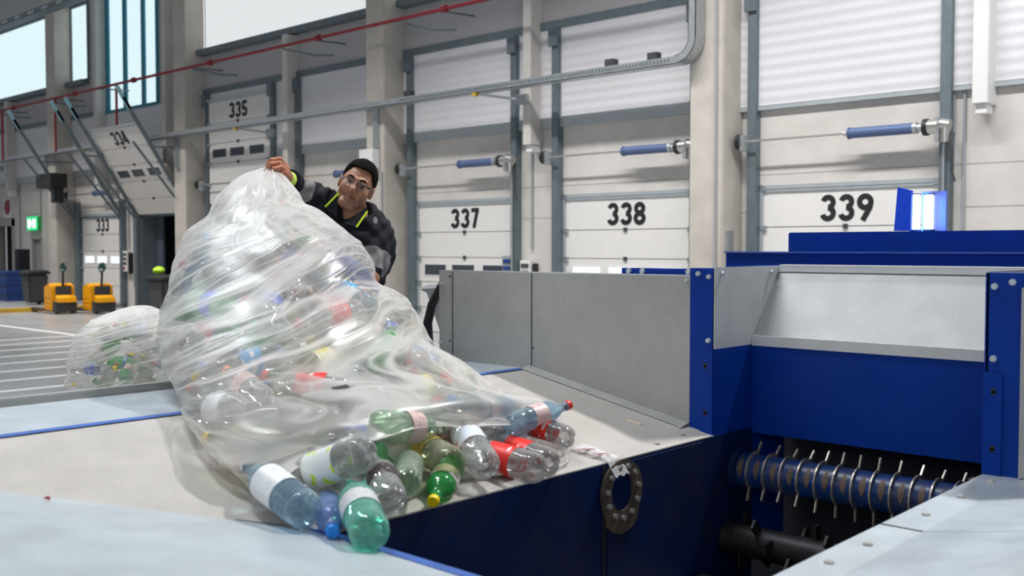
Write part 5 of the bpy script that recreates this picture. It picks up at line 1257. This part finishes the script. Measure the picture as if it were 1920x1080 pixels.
lip = near*(hy_ > .078)*np.clip(1-np.abs((hz_+.0665)/.011), 0, 1)*np.clip(1-np.abs(hx_/.027)**3, 0, 1); tint *= 1-lip[:, None]*np.array([.18, .52, .46])
eyes = near*(hy_ > .05)*gs(hz_, .006, .014)*(gs(hx_, -.031, .02)+gs(hx_, .031, .02))*.35; tint *= 1-eyes[:, None]*np.array([.9, 1, 1])
line = near*(hy_ > .07)*np.clip(1-np.abs((hz_+.0668+.0-.22*np.abs(hx_)*.9)/.0025), 0, 1)*(np.abs(hx_) < .028); tint *= 1-.8*line[:, None]
hand = np.linalg.norm(V-pix(520, 315, 4.0), axis=1) < .09; tint[hand] *= np.array([1.25, 1.02, .95])
net_obj('body', V, Q, skin_mat(), man, tint=tint)
# hair: thin cap grown round the skull, clipped at the hairline
Xh = axis(hx-.13, hx+.15, .0035, []); Yh = axis(hy-.14, hy+.13, .0035, []); Zh = axis(hz-.09, hz+.17, .0035, [])
Hf = Field(Xh, Yh, Zh); Hf.ell(hp(0, -.020, .040), np.array([.0825, .101, .0965])*HS, Rh, .005); Hf.ell(hp(0, .0, .055), np.array([.074, .088, .080])*HS, Rh, .01)
x, y, z = np.meshgrid(Xh, Yh, Zh, indexing='ij'); Pl = np.stack([x-hc[0], y-hc[1], z-hc[2]], -1) @ Rh / HS; lx_, ly_, lz_ = Pl[..., 0], Pl[..., 1], Pl[..., 2]
curl = .0022*(np.sin(lx_*420+3*np.sin(lz_*300))*np.sin(ly_*390+1)+np.sin(lz_*450+2*np.sin(lx_*260)))
line_ = np.where(ly_ > .052, .082-.12*np.clip(np.abs(lx_)-.045, 0, 1), np.where(ly_ > .012, .012+(ly_-.012)*1.6+.004, -.025+.9*np.clip(ly_-.0, 0, .012)*3-.35*np.clip(-ly_-.02, 0, 1)))
temple = np.where((np.abs(lx_) > .055) & (ly_ > .012), .0+(ly_-.012)*1.55, line_)
Hf.F = smax(Hf.F+curl*.55, (temple-lz_)*.8, .006).astype(np.float32)
Vh, Qh = nets(Hf.F, Xh, Yh, Zh)
hm = mat('short_black_curly_hair', (.008, .006, .006), .9, var=.4, scale=180, bump=.4, bscale=260, spec=.08); net_obj('hair', Vh, Qh, hm, man)
mb = MB()
def hw(x, y, z): return TM @ Vector(hp(x, y, z))
for s_ in (-1, 1):
    mb = MB(); mb.tube([hw(s_*.013, .0985, .026), hw(s_*.024, .0965, .031), hw(s_*.037, .0905, .032), hw(s_*.050, .079, .026)], [.003, .0042, .0038, .0018], 8); obj('eyebrow', mb, hm, man)
    c = hw(s_*.031, .0745, .0050); ey = obj('eye', MB().sphere(tuple(c), .0118*HS, 20, 14), mat('eye_white', (.45, .41, .39), .25), man)
    g = (CP-c).normalized(); obj('iris', MB().cyl(c+g*.0098, c+g*.0113, .0058, .0050, 20), mat('dark_brown_iris', (.02, .011, .008), .15), ey)
gl = tag(thing('glasses', None, None, tuple(O0 + Vector((0, 0, PZ)))), None); gl.parent = man; gl.location = (0, 0, 0)
gm = mat('dark_glasses_frame', (.02, .02, .025), .3); gs_ = mat('silver_hinge', (.75, .75, .75), .2, .9)
for s_ in (-1, 1):
    top_, full = [], []
    for i in range(33):
        a = 2*PI*i/32; ex, ez = math.copysign(abs(math.cos(a))**.6, math.cos(a)), math.copysign(abs(math.sin(a))**.6, math.sin(a))
        full.append(hw(s_*.0335+ex*.0255, .1075-.28*max(0, abs(s_*.0335+ex*.0255)-.02), .0015+ez*.0155))
    obj('rim', MB().tube(full[0:17], .0016, 6), gm, gl); obj('rim_wire', MB().tube(full[16:33], .0005, 5), gs_, gl)
    lens = MB(); lens.v = [tuple(p) for p in full[:-1]]; lens.f = [tuple(range(32))]; obj('lens', lens, pet('lens_glass_%d' % s_, (.93, .94, .95), .0, .02) if s_ < 0 else bpy.data.materials['lens_glass_-1'], gl, flat=True)
    obj('temple_arm', MB().tube([hw(s_*.0595, .0965, .008), hw(s_*.074, .088, .010), hw(s_*.082, .03, .012), hw(s_*.083, -.005, .012)], .0019, 6), gm, gl)
    obj('hinge', MB().beam(hw(s_*.060, .0985, .009), hw(s_*.073, .0905, .0095), .004, .006), gs_ if s_ < 0 else gm, gl)
obj('bridge', MB().tube([hw(-.009, .108, .004), hw(0, .1125, .008), hw(.009, .108, .004)], .0014, 6), gm, gl)
# shirt
X2_ = axis(lo[0], hi[0]+.03, .006, []); Y2_ = axis(-.36, .36, .006, []); Z2_ = axis(pel[2]-.12, hc[2]+.02, .006, [])
Sf = Field(X2_, Y2_, Z2_)
Sf.cap(sR, sL, .076, .068, .04); Sf.ell((chest+neck0)/2+np.array([0, -.03, -.05]), (.192, .135, .215), None, .05); Sf.cap(chest, pel, .152, .150, .06)
cuffR = eR+(wR-eR)*.62; Sf.cap(sR, eR, .076, .062, .035); Sf.cap(eR, cuffR, .060, .046, .02); Sf.cap(sL, sL+(eL-sL)*.8, .070, .064, .03)
x, y, z = np.meshgrid(X2_, Y2_, Z2_, indexing='ij')
fold_ = .0045*np.sin(x*62+z*48+2*np.sin(z*21+y*17))*np.sin(y*35+1.5*np.sin(x*30))+.003*np.sin(z*95-x*70+3*np.sin(x*19))
dS = np.sqrt((x-sR[0])**2+(y-sR[1])**2+(z-sR[2])**2); arm = np.exp(-(dS/.2)**2)
Sf.F = (Sf.F+fold_*(1+.9*arm)).astype(np.float32)
Sf.cap(neck0+np.array([0, -.02, -.03]), hp(0, 0, 0), .060, .078, .006, -1)
Sf.cap(wR, cuffR+(wR-eR)*.1, .07, .07, .004, -1)
Vs, Qs = nets(Sf.F, X2_, Y2_, Z2_)
def along(a, b, p): ab = b-a; return (p-a) @ ab/(ab @ ab)
tR = along(sR, eR, Vs); tR2 = along(eR, wR, Vs); tL = along(sL, eL, Vs); LR, LL, LW = np.linalg.norm(eR-sR), np.linalg.norm(eL-sL), np.linalg.norm(wR-eR)
dR = np.linalg.norm(Vs-(sR+np.clip(tR, 0, 1)[:, None]*(eR-sR)), axis=1); dL = np.linalg.norm(Vs-(sL+np.clip(tL, 0, 1)[:, None]*(eL-sL)), axis=1)
band = np.minimum((tR-.90)*LR, (.44-tR2)*LW); band[dR > .11] = -.1
b2 = np.minimum((tL-.44)*LL, (.86-tL)*LL); b2[dL > .11] = -.1
b3 = .011-np.linalg.norm((Vs-pix(704, 414, 4.46))*np.array([1, .4, .6]), axis=1); band = np.maximum(np.maximum(band, b2), b3)
navy = mat('black_polo_fabric', (.012, .014, .020), .8, var=.25, scale=40, bump=.15, bscale=500, spec=.25)
polo = navy.copy(); polo.name = 'banded_polo_fabric'; nt = polo.node_tree; N, L = nt.nodes, nt.links; b_ = N['Principled BSDF']; src = b_.inputs['Base Color'].links[0].from_socket
a_ = N.new('ShaderNodeAttribute'); a_.attribute_name = 'band'; g_ = N.new('ShaderNodeMath'); g_.operation = 'GREATER_THAN'; g_.inputs[1].default_value = 0; L.new(a_.outputs['Fac'], g_.inputs[0])
mx = N.new('ShaderNodeMix'); mx.data_type = 'RGBA'; L.new(g_.outputs[0], mx.inputs[0]); L.new(src, mx.inputs[6]); mx.inputs[7].default_value = (.24, .235, .24, 1); L.new(mx.outputs[2], b_.inputs['Base Color'])
keep = np.ones(len(Vs), bool); lab_ = np.arange(len(Vs))
for _ in range(400):         # keep the largest connected surface only
    m_ = lab_[Qs].min(1); new = lab_.copy(); np.minimum.at(new, Qs.ravel(), np.repeat(m_, 4)); new = new[new]
    if (new == lab_).all(): break
    lab_ = new
big_ = np.bincount(lab_).argmax(); Qs = Qs[lab_[Qs[:, 0]] == big_]; used = np.unique(Qs); rm = -np.ones(len(Vs), int); rm[used] = np.arange(len(used)); Vs, Qs, band = Vs[used], rm[Qs], band[used]
so = net_obj('polo_shirt', Vs, Qs, polo, man); so.data.attributes.new('band', 'FLOAT', 'POINT').data.foreach_set('value', band.astype(np.float32))
obj('cuff', MB().tube([Vector(TM @ Vector(eR+(wR-eR)*t)) for t in (.48, .66)], [.053, .047], 20), navy, man)
obj('glove_cuff', MB().tube([Vector(TM @ Vector(eR+(wR-eR)*t)) for t in (.72, .82, .90)], [.034, .032, .030], 20), mat('lime_glove_cuff', (.62, .85, .12), .6), man)
# collar flaps with lime edging
for s_, P in ((-1, [(634, 363, 4.36), (609, 387, 4.345), (615, 396, 4.345), (632, 406, 4.33), (633, 382, 4.37)]), (1, [(689, 384, 4.40), (689, 397, 4.37), (668, 426, 4.335), (650, 421, 4.33), (644, 416, 4.335), (677, 396, 4.38)])):
    q = [at(*p) for p in P]; cm = MB(); cm.slab(q, FH*-.006); cf = obj('collar', cm, navy, man, .002)
    a, b = ((635, 362, 4.352), (609.5, 388, 4.338)) if s_ < 0 else ((689, 396, 4.362), (668.5, 425.5, 4.328))
    A_, B_ = at(*a), at(*b); obj('lime_stripe', MB().beam(A_, B_, .0085, .003, up=tuple(FH)), mat('lime_piping', (.62, .85, .03), .6) if s_ < 0 else bpy.data.materials['lime_piping'], cf)
# trousers and boots
Xt = axis(pel[0]-.3, pel[0]+.3, .012, []); Yt = axis(pel[1]-.25, pel[1]+.3, .012, []); Zt = axis(PZ-.02, pel[2]+.12, .012, [])
Tf = Field(Xt, Yt, Zt); Tf.cap(hipR, hipL, .125, .125, .05)
for h, k_, a in ((hipR, kR, aR), (hipL, kL, aL)): Tf.cap(h, k_, .105, .08, .05); Tf.cap(k_, a, .078, .06, .04)
Vt, Qt = nets(Tf.F, Xt, Yt, Zt); net_obj('work_trousers', Vt, Qt, mat('dark_work_trousers', (.03, .032, .038), .8), man)
for a in (aR, aL):
    Bf = Field(axis(a[0]-.1, a[0]+.1, .008, []), axis(a[1]-.12, a[1]+.26, .008, []), axis(PZ-.02, PZ+.2, .008, []))
    Bf.cap(a+np.array([0, -.01, -.03]), a+np.array([0, .17, -.045]), .052, .044, .02); Bf.cap(a+np.array([0, 0, -.03]), a+np.array([0, 0, .04]), .052, .056, .02)
    xx, yy, zz = np.meshgrid(Bf.X, Bf.Y, Bf.Z, indexing='ij'); Bf.F = smax(Bf.F, (PZ+.001-zz), .003).astype(np.float32)
    Vb, Qb = nets(Bf.F, Bf.X, Bf.Y, Bf.Z); net_obj('boot', Vb, Qb, M['black'], man)
pl0 = TM @ Vector((pel[0], pel[1], 0))
t = thing('work_platform', 'low grey steel work platform behind the machine under the man', 'platform', (pl0.x, pl0.y, 0))
cx, cy_ = pl0.x-.15, pl0.y-.05; cx = min(cx, -3.28-.36)
obj('platform_top', MB().box((cx-.42, cy_-.5, PZ-.04), (cx+.36, cy_+.5, PZ)), M['galv'], t, .003)
for a in (-1, 1):
    for b in (-1, 1): obj('leg', MB().box((cx-.03+a*.36-.02, cy_+b*.46-.02, 0), (cx-.03+a*.36+.02, cy_+b*.46+.02, PZ-.04)), M['galv'], t)
print('worker', len(V), len(Vh), len(Vs))
